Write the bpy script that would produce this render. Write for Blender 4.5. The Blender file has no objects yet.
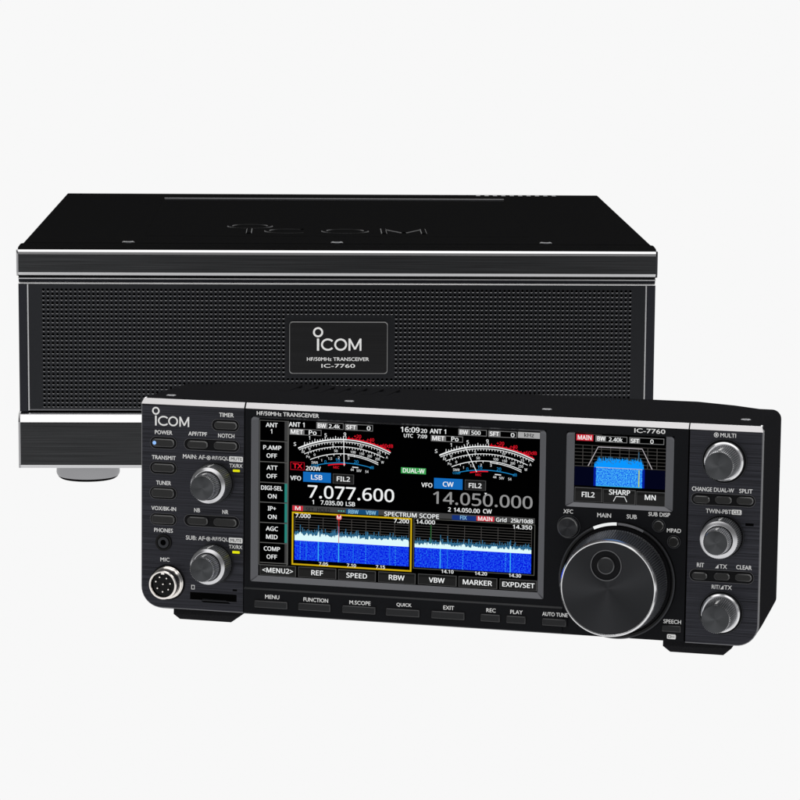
import bpy, bmesh, math, random
from mathutils import Matrix, Vector
random.seed(7)
R = math.radians
sc = bpy.context.scene
col = sc.collection

# ------------------------------------------------------------------ camera
def rot(yaw, pit, rol):
    return (Matrix.Rotation(yaw, 3, 'Z') @ Matrix.Rotation(pit, 3, 'X') @ Matrix.Rotation(rol, 3, 'Y'))
cd = bpy.data.cameras.new('camera'); cam = bpy.data.objects.new('camera', cd); col.objects.link(cam)
cm = rot(-0.0310221, -0.1539932, -0.0068510)
M3 = Matrix((cm.col[0], cm.col[2], -cm.col[1])).transposed()
cam.matrix_world = Matrix.Translation((-0.0207613, -2.0119543, 0.3705445)) @ M3.to_4x4()
cd.sensor_width = 36; cd.lens = 3052.3 / 800 * 36; cd.clip_start = 0.05; cd.clip_end = 100
sc.camera = cam
sc.render.resolution_x = 1024; sc.render.resolution_y = 1024
sc.render.engine = 'CYCLES'
sc.view_settings.view_transform = 'Standard'; sc.view_settings.look = 'None'
sc.view_settings.exposure = 0; sc.view_settings.gamma = 1

# ------------------------------------------------------------------ world (dim studio) and lamps
w = bpy.data.worlds.new('World'); sc.world = w; w.use_nodes = True
w.node_tree.nodes['Background'].inputs[0].default_value = (1, 1, 1, 1)
w.node_tree.nodes['Background'].inputs[1].default_value = 0.12
def softbox(name, loc, target, sx, sy, power, colr=(1, 1, 1)):
    l = bpy.data.lights.new(name, 'AREA'); l.shape = 'RECTANGLE'; l.size = sx; l.size_y = sy; l.energy = power; l.color = colr
    o = bpy.data.objects.new(name, l); col.objects.link(o); o.location = loc
    o.rotation_euler = (Vector(target) - Vector(loc)).to_track_quat('-Z', 'Y').to_euler()
    return o
softbox('overhead_softbox', (0.0, -0.85, 1.35), (0, -0.15, 0.08), 2.2, 1.4, 12.5, (1, 0.99, 0.98))
softbox('added_rear_light', (0.0, 1.7, 1.35), (0, -0.3, 0.1), 2.4, 0.8, 12)  # unseen light added behind to brighten the knob sides
softbox('added_side_light', (1.5, -1.3, 0.75), (0.1, -0.2, 0.08), 0.35, 0.9, 4)  # unseen light added to brighten the right-hand panel chamfers
softbox('added_left_light', (-0.75, -1.9, 0.30), (-0.15, 0.0, 0.04), 0.22, 0.7, 1.6)  # unseen light added to put a highlight on the deck foot

# ------------------------------------------------------------------ materials
def lin(c):
    return tuple(((x / 255) / 12.92 if x / 255 <= 0.04045 else ((x / 255 + 0.055) / 1.055) ** 2.4) for x in c) + (1,)
MATS = {}
def pm(name, base, rough=0.5, metal=0.0, spec=0.5, emit=None, brush=0, bump=0, grain=0, aniso=None, axis='Y', fine=1.0):
    m = bpy.data.materials.new(name); m.use_nodes = True; nt = m.node_tree; b = nt.nodes['Principled BSDF']
    b.inputs['Base Color'].default_value = base if len(base) == 4 else tuple(base) + (1,)
    b.inputs['Roughness'].default_value = rough; b.inputs['Metallic'].default_value = metal
    b.inputs['Specular IOR Level'].default_value = spec
    if emit is not None:
        b.inputs['Emission Color'].default_value = emit; b.inputs['Emission Strength'].default_value = 1.0
    if brush or grain:
        tc = nt.nodes.new('ShaderNodeTexCoord'); mp = nt.nodes.new('ShaderNodeMapping'); n = nt.nodes.new('ShaderNodeTexNoise')
        nt.links.new(tc.outputs['Object'], mp.inputs[0]); nt.links.new(mp.outputs[0], n.inputs['Vector'])
        if brush: mp.inputs['Scale'].default_value = (14, 60, 1500 * fine)
        else: mp.inputs['Scale'].default_value = (2200, 2200, 2200)
        n.inputs['Scale'].default_value = 1.0; n.inputs['Detail'].default_value = 3
        amt = brush or grain
        mr = nt.nodes.new('ShaderNodeMapRange'); mr.inputs['From Min'].default_value = 0.3; mr.inputs['From Max'].default_value = 0.7
        mr.inputs['To Min'].default_value = 1 - amt; mr.inputs['To Max'].default_value = 1 + amt
        nt.links.new(n.outputs['Fac'], mr.inputs['Value'])
        mx = nt.nodes.new('ShaderNodeVectorMath'); mx.operation = 'SCALE'
        mx.inputs[0].default_value = tuple(base[:3]); nt.links.new(mr.outputs[0], mx.inputs['Scale'])
        nt.links.new(mx.outputs[0], b.inputs['Base Color'])
        if bump:
            bp = nt.nodes.new('ShaderNodeBump'); bp.inputs['Strength'].default_value = bump; bp.inputs['Distance'].default_value = 0.0002
            nt.links.new(n.outputs['Fac'], bp.inputs['Height']); nt.links.new(bp.outputs[0], b.inputs['Normal'])
    if aniso:
        b.inputs['Anisotropic'].default_value = aniso
        tg = nt.nodes.new('ShaderNodeTangent'); tg.direction_type = 'RADIAL'; tg.axis = axis
        nt.links.new(tg.outputs[0], b.inputs['Tangent'])
    MATS[name] = m; return m
def em(name, rgb):          # lit display pixels
    return pm(name, (0, 0, 0, 1), 0.6, 0, 0, emit=lin(rgb))
pm('cover_black', (0.0095, 0.0095, 0.0098), 0.9, 0, 0.0, grain=0.2)
pm('bar_brushed', (0.040, 0.041, 0.043), 0.42, 0.85, 0.3, brush=0.4, bump=0.15, fine=1.3)
pm('silver', (0.78, 0.78, 0.79), 0.22, 1.0, 0.5)
pm('silver_side', (0.42, 0.42, 0.43), 0.3, 1.0, 0.5)
pm('silver_soft', (0.62, 0.62, 0.63), 0.35, 1.0, 0.5)
pm('grille_dark', (0.020, 0.021, 0.024), 0.38, 0.75, 0.4, grain=0.15)
pm('grille_post', (0.020, 0.021, 0.027), 0.45, 0.6, 0.3)
pm('deep_black', (0.002, 0.002, 0.002), 0.8, 0, 0.0)
pm('panel_brushed', (0.028, 0.0285, 0.035), 0.42, 0.8, 0.3, brush=0.7, bump=0.15, fine=1.6)
pm('panel_plain', (0.0042, 0.0046, 0.0062), 0.5, 0, 0.09)
pm('body_black', (0.0150, 0.0150, 0.0165), 0.9, 0, 0.0, grain=0.25)
pm('edge_grey', (0.16, 0.16, 0.17), 0.35, 0.9, 0.5)
pm('strip_silver', (0.57, 0.56, 0.57), 0.3, 1.0, 0.5)
pm('frame_grey', (0.125, 0.127, 0.137), 0.36, 0.95, 0.35)
pm('button_dark', (0.016, 0.016, 0.016), 0.45, 0, 0.25)
pm('button_black', (0.009, 0.0095, 0.011), 0.45, 0, 0.25)
pm('rim_dark', (0.035, 0.036, 0.040), 0.35, 0.8, 0.4)
pm('groove', (0.004, 0.004, 0.005), 0.5, 0, 0.1)
pm('knob_side', (0.42, 0.43, 0.45), 0.42, 1.0, 0.5)
pm('knob_big_side', (0.36, 0.37, 0.40), 0.4, 1.0, 0.5)
pm('knob_face', (0.082, 0.085, 0.09), 0.45, 1.0, 0.5, aniso=0.95)
pm('knob_face_big', (0.037, 0.038, 0.041), 0.45, 1.0, 0.5, aniso=0.95)
pm('knob_ring', (0.66, 0.66, 0.68), 0.3, 1.0, 0.5)
pm('chrome', (0.34, 0.34, 0.35), 0.38, 1.0, 0.5, aniso=0.9, axis='Z')
pm('nickel', (0.88, 0.84, 0.80), 0.18, 1.0, 0.5)
pm('bezel_line', (0.10, 0.10, 0.105), 0.35, 0.9, 0.4)
pm('valley_shade', (0.02, 0.02, 0.022), 0.5, 0.6, 0.3)  # shade between the knurl ridges, put into the colour
pm('gloss_black', (0.003, 0.003, 0.003), 0.12, 0, 0.14)
pm('ink', (0.92, 0.92, 0.91), 0.6, 0, 0.1)
pm('dark_ink', (0.06, 0.06, 0.06), 0.6, 0, 0.1)
pm('screen_off', (0.0004, 0.0004, 0.0005), 0.6, 0, 0.0)
for k, v in dict(w=(238, 240, 240), dk=(250, 250, 250), dk2=(30, 30, 32), lt=(140, 195, 225), bk=(15, 15, 15), grey=(143, 143, 143), red=(235, 25, 45),
                 o=(120, 120, 120), r=(180, 20, 40), y=(205, 170, 20), g=(85, 85, 80), gr=(68, 66, 64), grey3=(62, 62, 62), grey5=(88, 88, 86),
                 teal=(38, 130, 120), green=(62, 160, 82), blue=(20, 105, 185), redp=(205, 45, 60), navy=(20, 75, 120), navy2=(22, 50, 120),
                 bar=(66, 66, 66), grey6=(120, 120, 120), grey8=(165, 165, 165), key=(34, 34, 34), keyedge=(70, 70, 70), wband=(222, 250, 252),
                 spike=(50, 105, 140), cyan=(60, 180, 240), meterblue=(30, 130, 190), nv=(3, 5, 26), sp=(10, 150, 255), pb=(185, 180, 185), yl=(190, 200, 60),
                 yellow_led=(225, 225, 20), blue_led=(150, 195, 255), deepblue=(5, 30, 150)).items():
    em(k, v)
def waterfall(name, c0, c1, lo, hi, sx=1500, sz=1500):
    m = em(name, c0); nt = m.node_tree; b = nt.nodes['Principled BSDF']
    tc = nt.nodes.new('ShaderNodeTexCoord'); mp = nt.nodes.new('ShaderNodeMapping'); n = nt.nodes.new('ShaderNodeTexNoise'); cr = nt.nodes.new('ShaderNodeValToRGB')
    nt.links.new(tc.outputs['Object'], mp.inputs[0]); nt.links.new(mp.outputs[0], n.inputs['Vector']); nt.links.new(n.outputs['Fac'], cr.inputs[0])
    mp.inputs['Scale'].default_value = (sx, 1, sz); n.inputs['Scale'].default_value = 1; n.inputs['Detail'].default_value = 4
    cr.color_ramp.elements[0].position = lo; cr.color_ramp.elements[0].color = lin(c0)
    cr.color_ramp.elements[1].position = hi; cr.color_ramp.elements[1].color = lin(c1)
    nt.links.new(cr.outputs[0], b.inputs['Emission Color'])
waterfall('wf', (2, 5, 222), (45, 115, 255), 0.42, 0.74, 1300, 1300)
waterfall('wfs', (0, 85, 235), (90, 215, 255), 0.40, 0.70, 1500, 1500)
g = bpy.data.materials.new('white_ground_glow'); g.use_nodes = True  # ground is no lamp: glow added for an even white without shadows
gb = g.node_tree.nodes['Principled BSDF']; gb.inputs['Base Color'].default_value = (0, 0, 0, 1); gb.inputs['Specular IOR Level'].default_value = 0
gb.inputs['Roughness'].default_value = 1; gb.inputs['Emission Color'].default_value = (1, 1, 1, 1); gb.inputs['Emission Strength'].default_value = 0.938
MATS['ground_glow'] = g

# ------------------------------------------------------------------ mesh building
def arc(cx, cz, r, a0, a1, n):
    return [(cx + r * math.cos(R(a0 + (a1 - a0) * i / n)), cz + r * math.sin(R(a0 + (a1 - a0) * i / n))) for i in range(n + 1)]
def circle(cx, cz, r, n=48):
    return [(cx + r * math.cos(2 * math.pi * i / n), cz + r * math.sin(2 * math.pi * i / n)) for i in range(n)]
def rbox(x0, x1, z0, z1, bl=0.0, br=0.0, tr=0.0, tl=0.0, n=8):
    p = []
    for cx, cz, r, a in ((x0 + bl, z0 + bl, bl, 180), (x1 - br, z0 + br, br, 270), (x1 - tr, z1 - tr, tr, 0), (x0 + tl, z1 - tl, tl, 90)):
        p += arc(cx, cz, r, a, a + 90, n) if r > 0 else [(cx, cz)]
    return p
class MB:
    def __init__(s): s.v = []; s.f = []; s.m = []; s.names = []
    def mi(s, m):
        if m not in s.names: s.names.append(m)
        return s.names.index(m)
    def poly(s, pts, m):
        i = len(s.v); s.v += pts; s.f.append(tuple(range(i, i + len(pts)))); s.m.append(s.mi(m))
    def rings(s, rs, ms, cap0=None, cap1=None):
        """rs: 3-D loops of equal length; ms: a material per band"""
        i0 = len(s.v); n = len(rs[0])
        for r in rs: s.v += r
        for k in range(len(rs) - 1):
            m = s.mi(ms[k] if isinstance(ms, (list, tuple)) else ms)
            for j in range(n):
                a = i0 + k * n + j; b = i0 + k * n + (j + 1) % n
                s.f.append((a, b, b + n, a + n)); s.m.append(m)
        if cap0: s.f.append(tuple(range(i0, i0 + n))); s.m.append(s.mi(cap0))
        if cap1: e = i0 + (len(rs) - 1) * n; s.f.append(tuple(range(e, e + n))); s.m.append(s.mi(cap1))
    def flat(s, loop, y, m): s.poly([(x, y, z) for x, z in loop], m)
    def rect(s, cx, cz, w, h, y, m): s.flat([(cx - w / 2, cz - h / 2), (cx + w / 2, cz - h / 2), (cx + w / 2, cz + h / 2), (cx - w / 2, cz + h / 2)], y, m)
    def outline(s, cx, cz, w, h, t, y, m):
        s.rect(cx, cz + h / 2 - t / 2, w, t, y, m); s.rect(cx, cz - h / 2 + t / 2, w, t, y, m)
        s.rect(cx - w / 2 + t / 2, cz, t, h - 2 * t, y, m); s.rect(cx + w / 2 - t / 2, cz, t, h - 2 * t, y, m)
    def stroke(s, pts, t, y, m):
        L = []; Rr = []
        for i, p in enumerate(pts):
            a = pts[max(0, i - 1)]; b = pts[min(len(pts) - 1, i + 1)]
            dx, dz = b[0] - a[0], b[1] - a[1]; l = math.hypot(dx, dz) or 1; nx, nz = -dz / l * t / 2, dx / l * t / 2
            L.append((p[0] + nx, p[1] + nz)); Rr.append((p[0] - nx, p[1] - nz))
        for i in range(len(pts) - 1): s.flat([L[i], L[i + 1], Rr[i + 1], Rr[i]], y, m)
    def box(s, x0, x1, y0, y1, z0, z1, m, c=0.0, mc=None):
        lo = lambda d, y: [(x0 + d, y, z0 + d), (x1 - d, y, z0 + d), (x1 - d, y, z1 - d), (x0 + d, y, z1 - d)]
        if c: s.rings([lo(c, y0), lo(0, y0 + c), lo(0, y1 - c), lo(c, y1)], [mc or m, m, m], m, m)
        else: s.rings([lo(0, y0), lo(0, y1)], m, m, m)
    def plate(s, loopf, y0, y1, c, m, mc=None):
        """loopf(d) gives the outline shrunk by d; front at y0 with chamfer c"""
        s.rings([[(x, y0, z) for x, z in loopf(c)], [(x, y0 + c, z) for x, z in loopf(0)], [(x, y1, z) for x, z in loopf(0)]], [mc or m, m], m, m)
    def lathe(s, cx, cz, prof, ms, n=64, cap=None, knurl=None):
        rs = []
        for k, (y, r) in enumerate(prof):
            kk = knurl and knurl[0] <= k <= knurl[1]
            ring = []
            for i in range(n):
                rr = r - (knurl[2] if (kk and i % 4 > 1) else 0); a = 2 * math.pi * i / n
                ring.append((cx + rr * math.cos(a), y, cz + rr * math.sin(a)))
            rs.append(ring)
        i0 = len(s.f); s.rings(rs, ms, None, cap)
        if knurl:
            va = s.mi('valley_shade')
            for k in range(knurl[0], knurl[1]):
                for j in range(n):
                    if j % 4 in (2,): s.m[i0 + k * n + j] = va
    def text(s, t, cx, cz, wd, hg, y, m, bold=0.012, screen=False):
        """bold: stroke gain as a share of the cap height, made by laying shifted copies a hair apart"""
        v, f = table_glyphs(t) if screen else glyphs(t); xs = [p[0] for p in v]; zs = [p[1] for p in v]
        x0, x1, z0, z1 = min(xs), max(xs), min(zs), max(zs)
        kz = hg / (z1 - z0); kx = kz * 0.95 if t == '1' else wd / (x1 - x0); g = bold * hg * 1.0
        for k, (sx, sz) in enumerate(((-g, 0), (g, 0), (0, -g * .6), (0, g * .6)) if bold else ((0, 0),)):
            i = len(s.v)
            s.v += [(cx + sx + (px - (x0 + x1) / 2) * kx, y + 0.004 * k, cz + sz + (pz - (z0 + z1) / 2) * kz) for px, pz in v]
            mi = s.mi(m)
            for q in f: s.f.append(tuple(i + a for a in q)); s.m.append(mi)
    def build(s, name, parent=None, scale=0.001, smooth=True, recalc=True):
        me = bpy.data.meshes.new(name)
        me.from_pydata([(a * scale, b * scale, c * scale) for a, b, c in s.v], [], s.f)
        for n in s.names: me.materials.append(MATS[n])
        me.polygons.foreach_set('material_index', s.m)
        bm = bmesh.new(); bm.from_mesh(me)
        if recalc: bmesh.ops.recalc_face_normals(bm, faces=bm.faces)
        if smooth:
            for fc in bm.faces: fc.smooth = True
            for e in bm.edges:
                e.smooth = len(e.link_faces) == 2 and e.calc_face_angle(9) < R(28)
        bm.to_mesh(me); bm.free()
        o = bpy.data.objects.new(name, me); col.objects.link(o)
        if parent: o.parent = parent
        return o
GC = {}
def glyphs(t):
    if t not in GC:
        c = bpy.data.curves.new('t', 'FONT'); c.body = t; c.size = 1; c.dimensions = '2D'; c.fill_mode = 'BOTH'; c.resolution_u = 3
        o = bpy.data.objects.new('t', c); col.objects.link(o)
        dg = bpy.context.evaluated_depsgraph_get(); me = bpy.data.meshes.new_from_object(o.evaluated_get(dg))
        GC[t] = ([(q.co.x, q.co.y) for q in me.vertices], [tuple(p.vertices) for p in me.polygons])
        bpy.data.objects.remove(o); bpy.data.curves.remove(c); bpy.data.meshes.remove(me)
    return GC[t]
def table_glyphs(t):
    V = []; F = []; x = 0
    for ch in t:
        if ch == ' ': x += 260; continue
        adv, vs, fs = FONT_T[ch]; i = len(V)
        for q in vs.split(): a, b = q.split(','); V.append((x + int(a), int(b)))
        for q in fs.split(): F.append(tuple(i + int(a) for a in q.split(',')))
        x += adv
    return V, F
def maker_logo(mb, x_i, z_base, cap, ring_c, ring_r, widths, st, y, m):
    """ring over a short i stem, then C, O, M as plain strokes; widths = (C left, C right, O left, O right, M left, M right)"""
    mb.stroke(circle(x_i, ring_c, ring_r - st / 2, 40) + [circle(x_i, ring_c, ring_r - st / 2, 40)[0]], st, y, m)
    mb.rect(x_i, z_base + cap / 2, st * 1.15, cap, y, m)
    cl, cr, ol, orr, ml, mr_ = widths; zc = z_base + cap / 2; rz = cap / 2 - st / 2
    rx = (orr - ol) / 2 - st / 2; ocx = (ol + orr) / 2
    ell = lambda cx, a0, a1: [(cx + rx * math.cos(R(a0 + (a1 - a0) * i / 40)), zc + rz * math.sin(R(a0 + (a1 - a0) * i / 40))) for i in range(41)]
    rx0 = rx; rx = (cr - cl - st) / 1.77; mb.stroke(ell(cl + st / 2 + rx, 40, 320), st, y, m); rx = rx0
    mb.stroke(ell(ocx, 0, 360), st, y, m)
    h = st / 2
    mb.stroke([(ml + h, z_base), (ml + h, z_base + cap)], st, y, m); mb.stroke([(mr_ - h, z_base), (mr_ - h, z_base + cap)], st, y, m)
    mx = (ml + mr_) / 2
    mb.stroke([(ml + h, z_base + cap - h * .3), (mx, z_base + cap * .12)], st * .95, y + 0.004, m)
    mb.stroke([(mr_ - h, z_base + cap - h * .3), (mx, z_base + cap * .12)], st * .95, y + 0.008, m)
def thing(name, label, cat, loc):
    o = bpy.data.objects.new(name, None); col.objects.link(o); o.location = loc; o['label'] = label; o['category'] = cat
    o.empty_display_size = 0.05
    return o

# ------------------------------------------------------------------ the white sweep both things stand on, with an added glow that hides shadows
mb = MB(); prof = [(-6000, 0), (2500, 0)] + [(2500 + 1500 * math.sin(R(a)), 1500 - 1500 * math.cos(R(a))) for a in range(6, 91, 6)] + [(4000, 5000)]
for a, b in zip(prof, prof[1:]): mb.poly([(-6000, a[0], a[1]), (6000, a[0], a[1]), (6000, b[0], b[1]), (-6000, b[0], b[1])], 'ground_glow')
o = mb.build('ground', recalc=False); o['kind'] = 'structure'

# ------------------------------------------------------------------ measured layout tables: (name or text, centre x, centre z, width, height[, colour]) in mm
T_LEFT = [
    ('TIMER', -121.26, 109.2, 8.18, 2.18, 'ink'), ('POWER', -157.15, 98.01, 9.95, 2.2, 'ink'), ('APF/TPF', -137.6, 98.14, 10.58, 2.19, 'ink'),
    ('NOTCH', -121.34, 97.84, 9.16, 2.19, 'ink'), ('TRANSMIT', -157.01, 84.16, 13.64, 2.2, 'ink'), ('MAIN: AF', -139.81, 85.45, 12.37, 2.31, 'ink'),
    ('RF/SQL', -124.5, 85.27, 9.12, 2.3, 'ink'), ('TX/RX', -115.71, 81.74, 7.39, 2.02, 'ink'), ('TUNER', -157.08, 70.21, 8.47, 2.21, 'ink'),
    ('VOX/BK-IN', -157.0, 56.08, 14.13, 2.21, 'ink'), ('NB', -137.78, 56.18, 3.27, 2.2, 'ink'), ('NR', -121.62, 56.06, 3.31, 2.2, 'ink'),
    ('PHONES', -157.08, 44.04, 10.68, 2.22, 'ink'), ('MIC', -156.2, 27.87, 5.2, 2.22, 'ink'), ('SUB: AF', -138.79, 40.81, 10.68, 2.32, 'ink'),
    ('RF/SQL', -124.4, 40.79, 8.92, 2.32, 'ink'), ('TX/RX', -115.67, 37.15, 7.59, 2.04, 'ink'), ('MUTE', -115.45, 85.42, 6.25, 1.64, 'dark'),
    ('MUTE', -115.49, 40.69, 6.27, 1.65, 'dark'),
]
T_CENTER = [
    ('HF/50MHz TRANSCEIVER', -86.58, 111.06, 34.91, 2.17, 'ink'), ('IC-7760', 110.68, 111.35, 16.27, 2.31, 'ink'), ('MENU', -94.39, 10.99, 8.01, 2.15, 'ink'),
    ('FUNCTION', -69.78, 10.83, 13.81, 2.14, 'ink'), ('M.SCOPE', -44.94, 10.8, 11.75, 2.13, 'ink'), ('QUICK', -20.42, 11.09, 8.33, 2.13, 'ink'),
    ('EXIT', 4.26, 11.19, 5.89, 2.12, 'ink'), ('REC', 27.45, 11.25, 5.03, 2.11, 'ink'), ('PLAY', 41.36, 11.18, 6.64, 2.1, 'ink'),
    ('AUTO TUNE', 62.22, 11.2, 13.68, 2.1, 'ink'), ('XFC', 68.12, 66.66, 5.11, 2.13, 'ink'), ('MAIN', 87.38, 65.6, 7.32, 2.23, 'ink'),
    ('SUB', 102.11, 65.66, 5.32, 2.23, 'ink'), ('SUB DISP', 116.63, 67.62, 11.38, 2.11, 'ink'), ('MPAD', 124.61, 59.53, 7.39, 2.11, 'ink'),
    ('SPEECH', 124.82, 11.16, 9.28, 2.13, 'ink'),
]
T_RIGHT = [
    ('MULTI', 151.81, 110.99, 8.08, 2.14, 'ink'), ('CHANGE', 138.8, 82.23, 10.5, 2.21, 'ink'), ('DUAL-W', 150.33, 82.25, 10.45, 2.2, 'ink'),
    ('SPLIT', 161.76, 82.29, 6.87, 2.2, 'ink'), ('TWIN-PBT', 147.76, 70.94, 13.25, 2.21, 'ink'), ('CLR', 157.28, 70.95, 3.91, 1.78, 'dark'),
    ('RIT', 139.01, 42.17, 3.68, 2.22, 'ink'), ('TX', 150.96, 42.0, 3.93, 2.22, 'ink'), ('CLEAR', 161.82, 42.16, 8.05, 2.21, 'ink'),
    ('RIT/', 147.38, 31.04, 4.31, 2.17, 'ink'), ('TX', 153.76, 31.06, 3.93, 2.17, 'ink'),
]
BTN = [
    ('timer', -121.43, 103.57, 13.47, 4.69), ('power', -157.14, 92.4, 13.4, 4.95), ('apf', -137.35, 92.37, 12.18, 4.71),
    ('notch', -121.52, 92.42, 13.77, 4.81), ('transmit', -157.11, 78.59, 13.42, 5.12), ('tuner', -157.31, 64.74, 13.55, 5.52),
    ('vox', -157.13, 50.16, 13.85, 5.31), ('nb', -137.19, 50.42, 12.22, 4.96), ('nr', -121.54, 50.45, 13.7, 4.84),
    ('change', 138.83, 76.88, 9.23, 4.52), ('dual', 150.28, 77.12, 9.35, 4.52), ('split', 161.55, 77.35, 9.42, 4.61),
    ('rit', 138.75, 36.51, 8.68, 4.45), ('dtx', 150.46, 36.84, 8.96, 4.44), ('clear', 161.75, 36.93, 9.4, 4.54),
]
BEZ = [
    ('timer', -121.69, 103.56, 16.03, 6.77), ('power', -157.14, 92.29, 15.71, 7.15), ('apf', -129.42, 92.37, 32.05, 6.79),
    ('transmit', -157.17, 78.48, 15.84, 7.16), ('tuner', -157.19, 64.63, 15.97, 7.29), ('vox', -157.04, 50.16, 15.76, 6.97),
    ('nb', -129.29, 50.52, 32.04, 6.94), ('change', 150.1, 77.17, 34.06, 6.72), ('rit', 150.26, 36.83, 34.32, 6.87),
]
SQ = [
    ('menu', -94.94, 6.82, 19.03, 4.19), ('function', -70.37, 6.92, 18.43, 4.29), ('mscope', -45.38, 7.05, 18.84, 4.27),
    ('quick', -20.94, 7.05, 18.87, 4.25), ('exit', 4.03, 7.15, 18.55, 4.29), ('rec', 27.24, 7.2, 10.82, 4.22),
    ('play', 41.29, 7.17, 10.72, 4.21), ('autotune', 61.97, 7.03, 13.24, 4.09), ('speech', 124.59, 7.5, 10.22, 3.73),
]
CHIP = [
    ('mute', -115.65, 85.33, 7.78, 2.95), ('mute', -115.75, 40.65, 8.15, 2.86), ('clr', 157.18, 70.97, 5.16, 2.73),
    ('lock', 124.54, 3.11, 4.61, 2.56), ('led', -115.53, 78.98, 3.98, 1.31), ('led', -115.45, 34.22, 4.33, 1.43),
    ('slot', -128.23, 8.64, 26.74, 3.88), ('sdicon', -140.0, 13.46, 1.84, 2.33), ('hole', -116.02, 13.15, 2.51, 1.0),
    ('blackslot', 164.12, 64.83, 4.22, 1.36),
]
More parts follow.
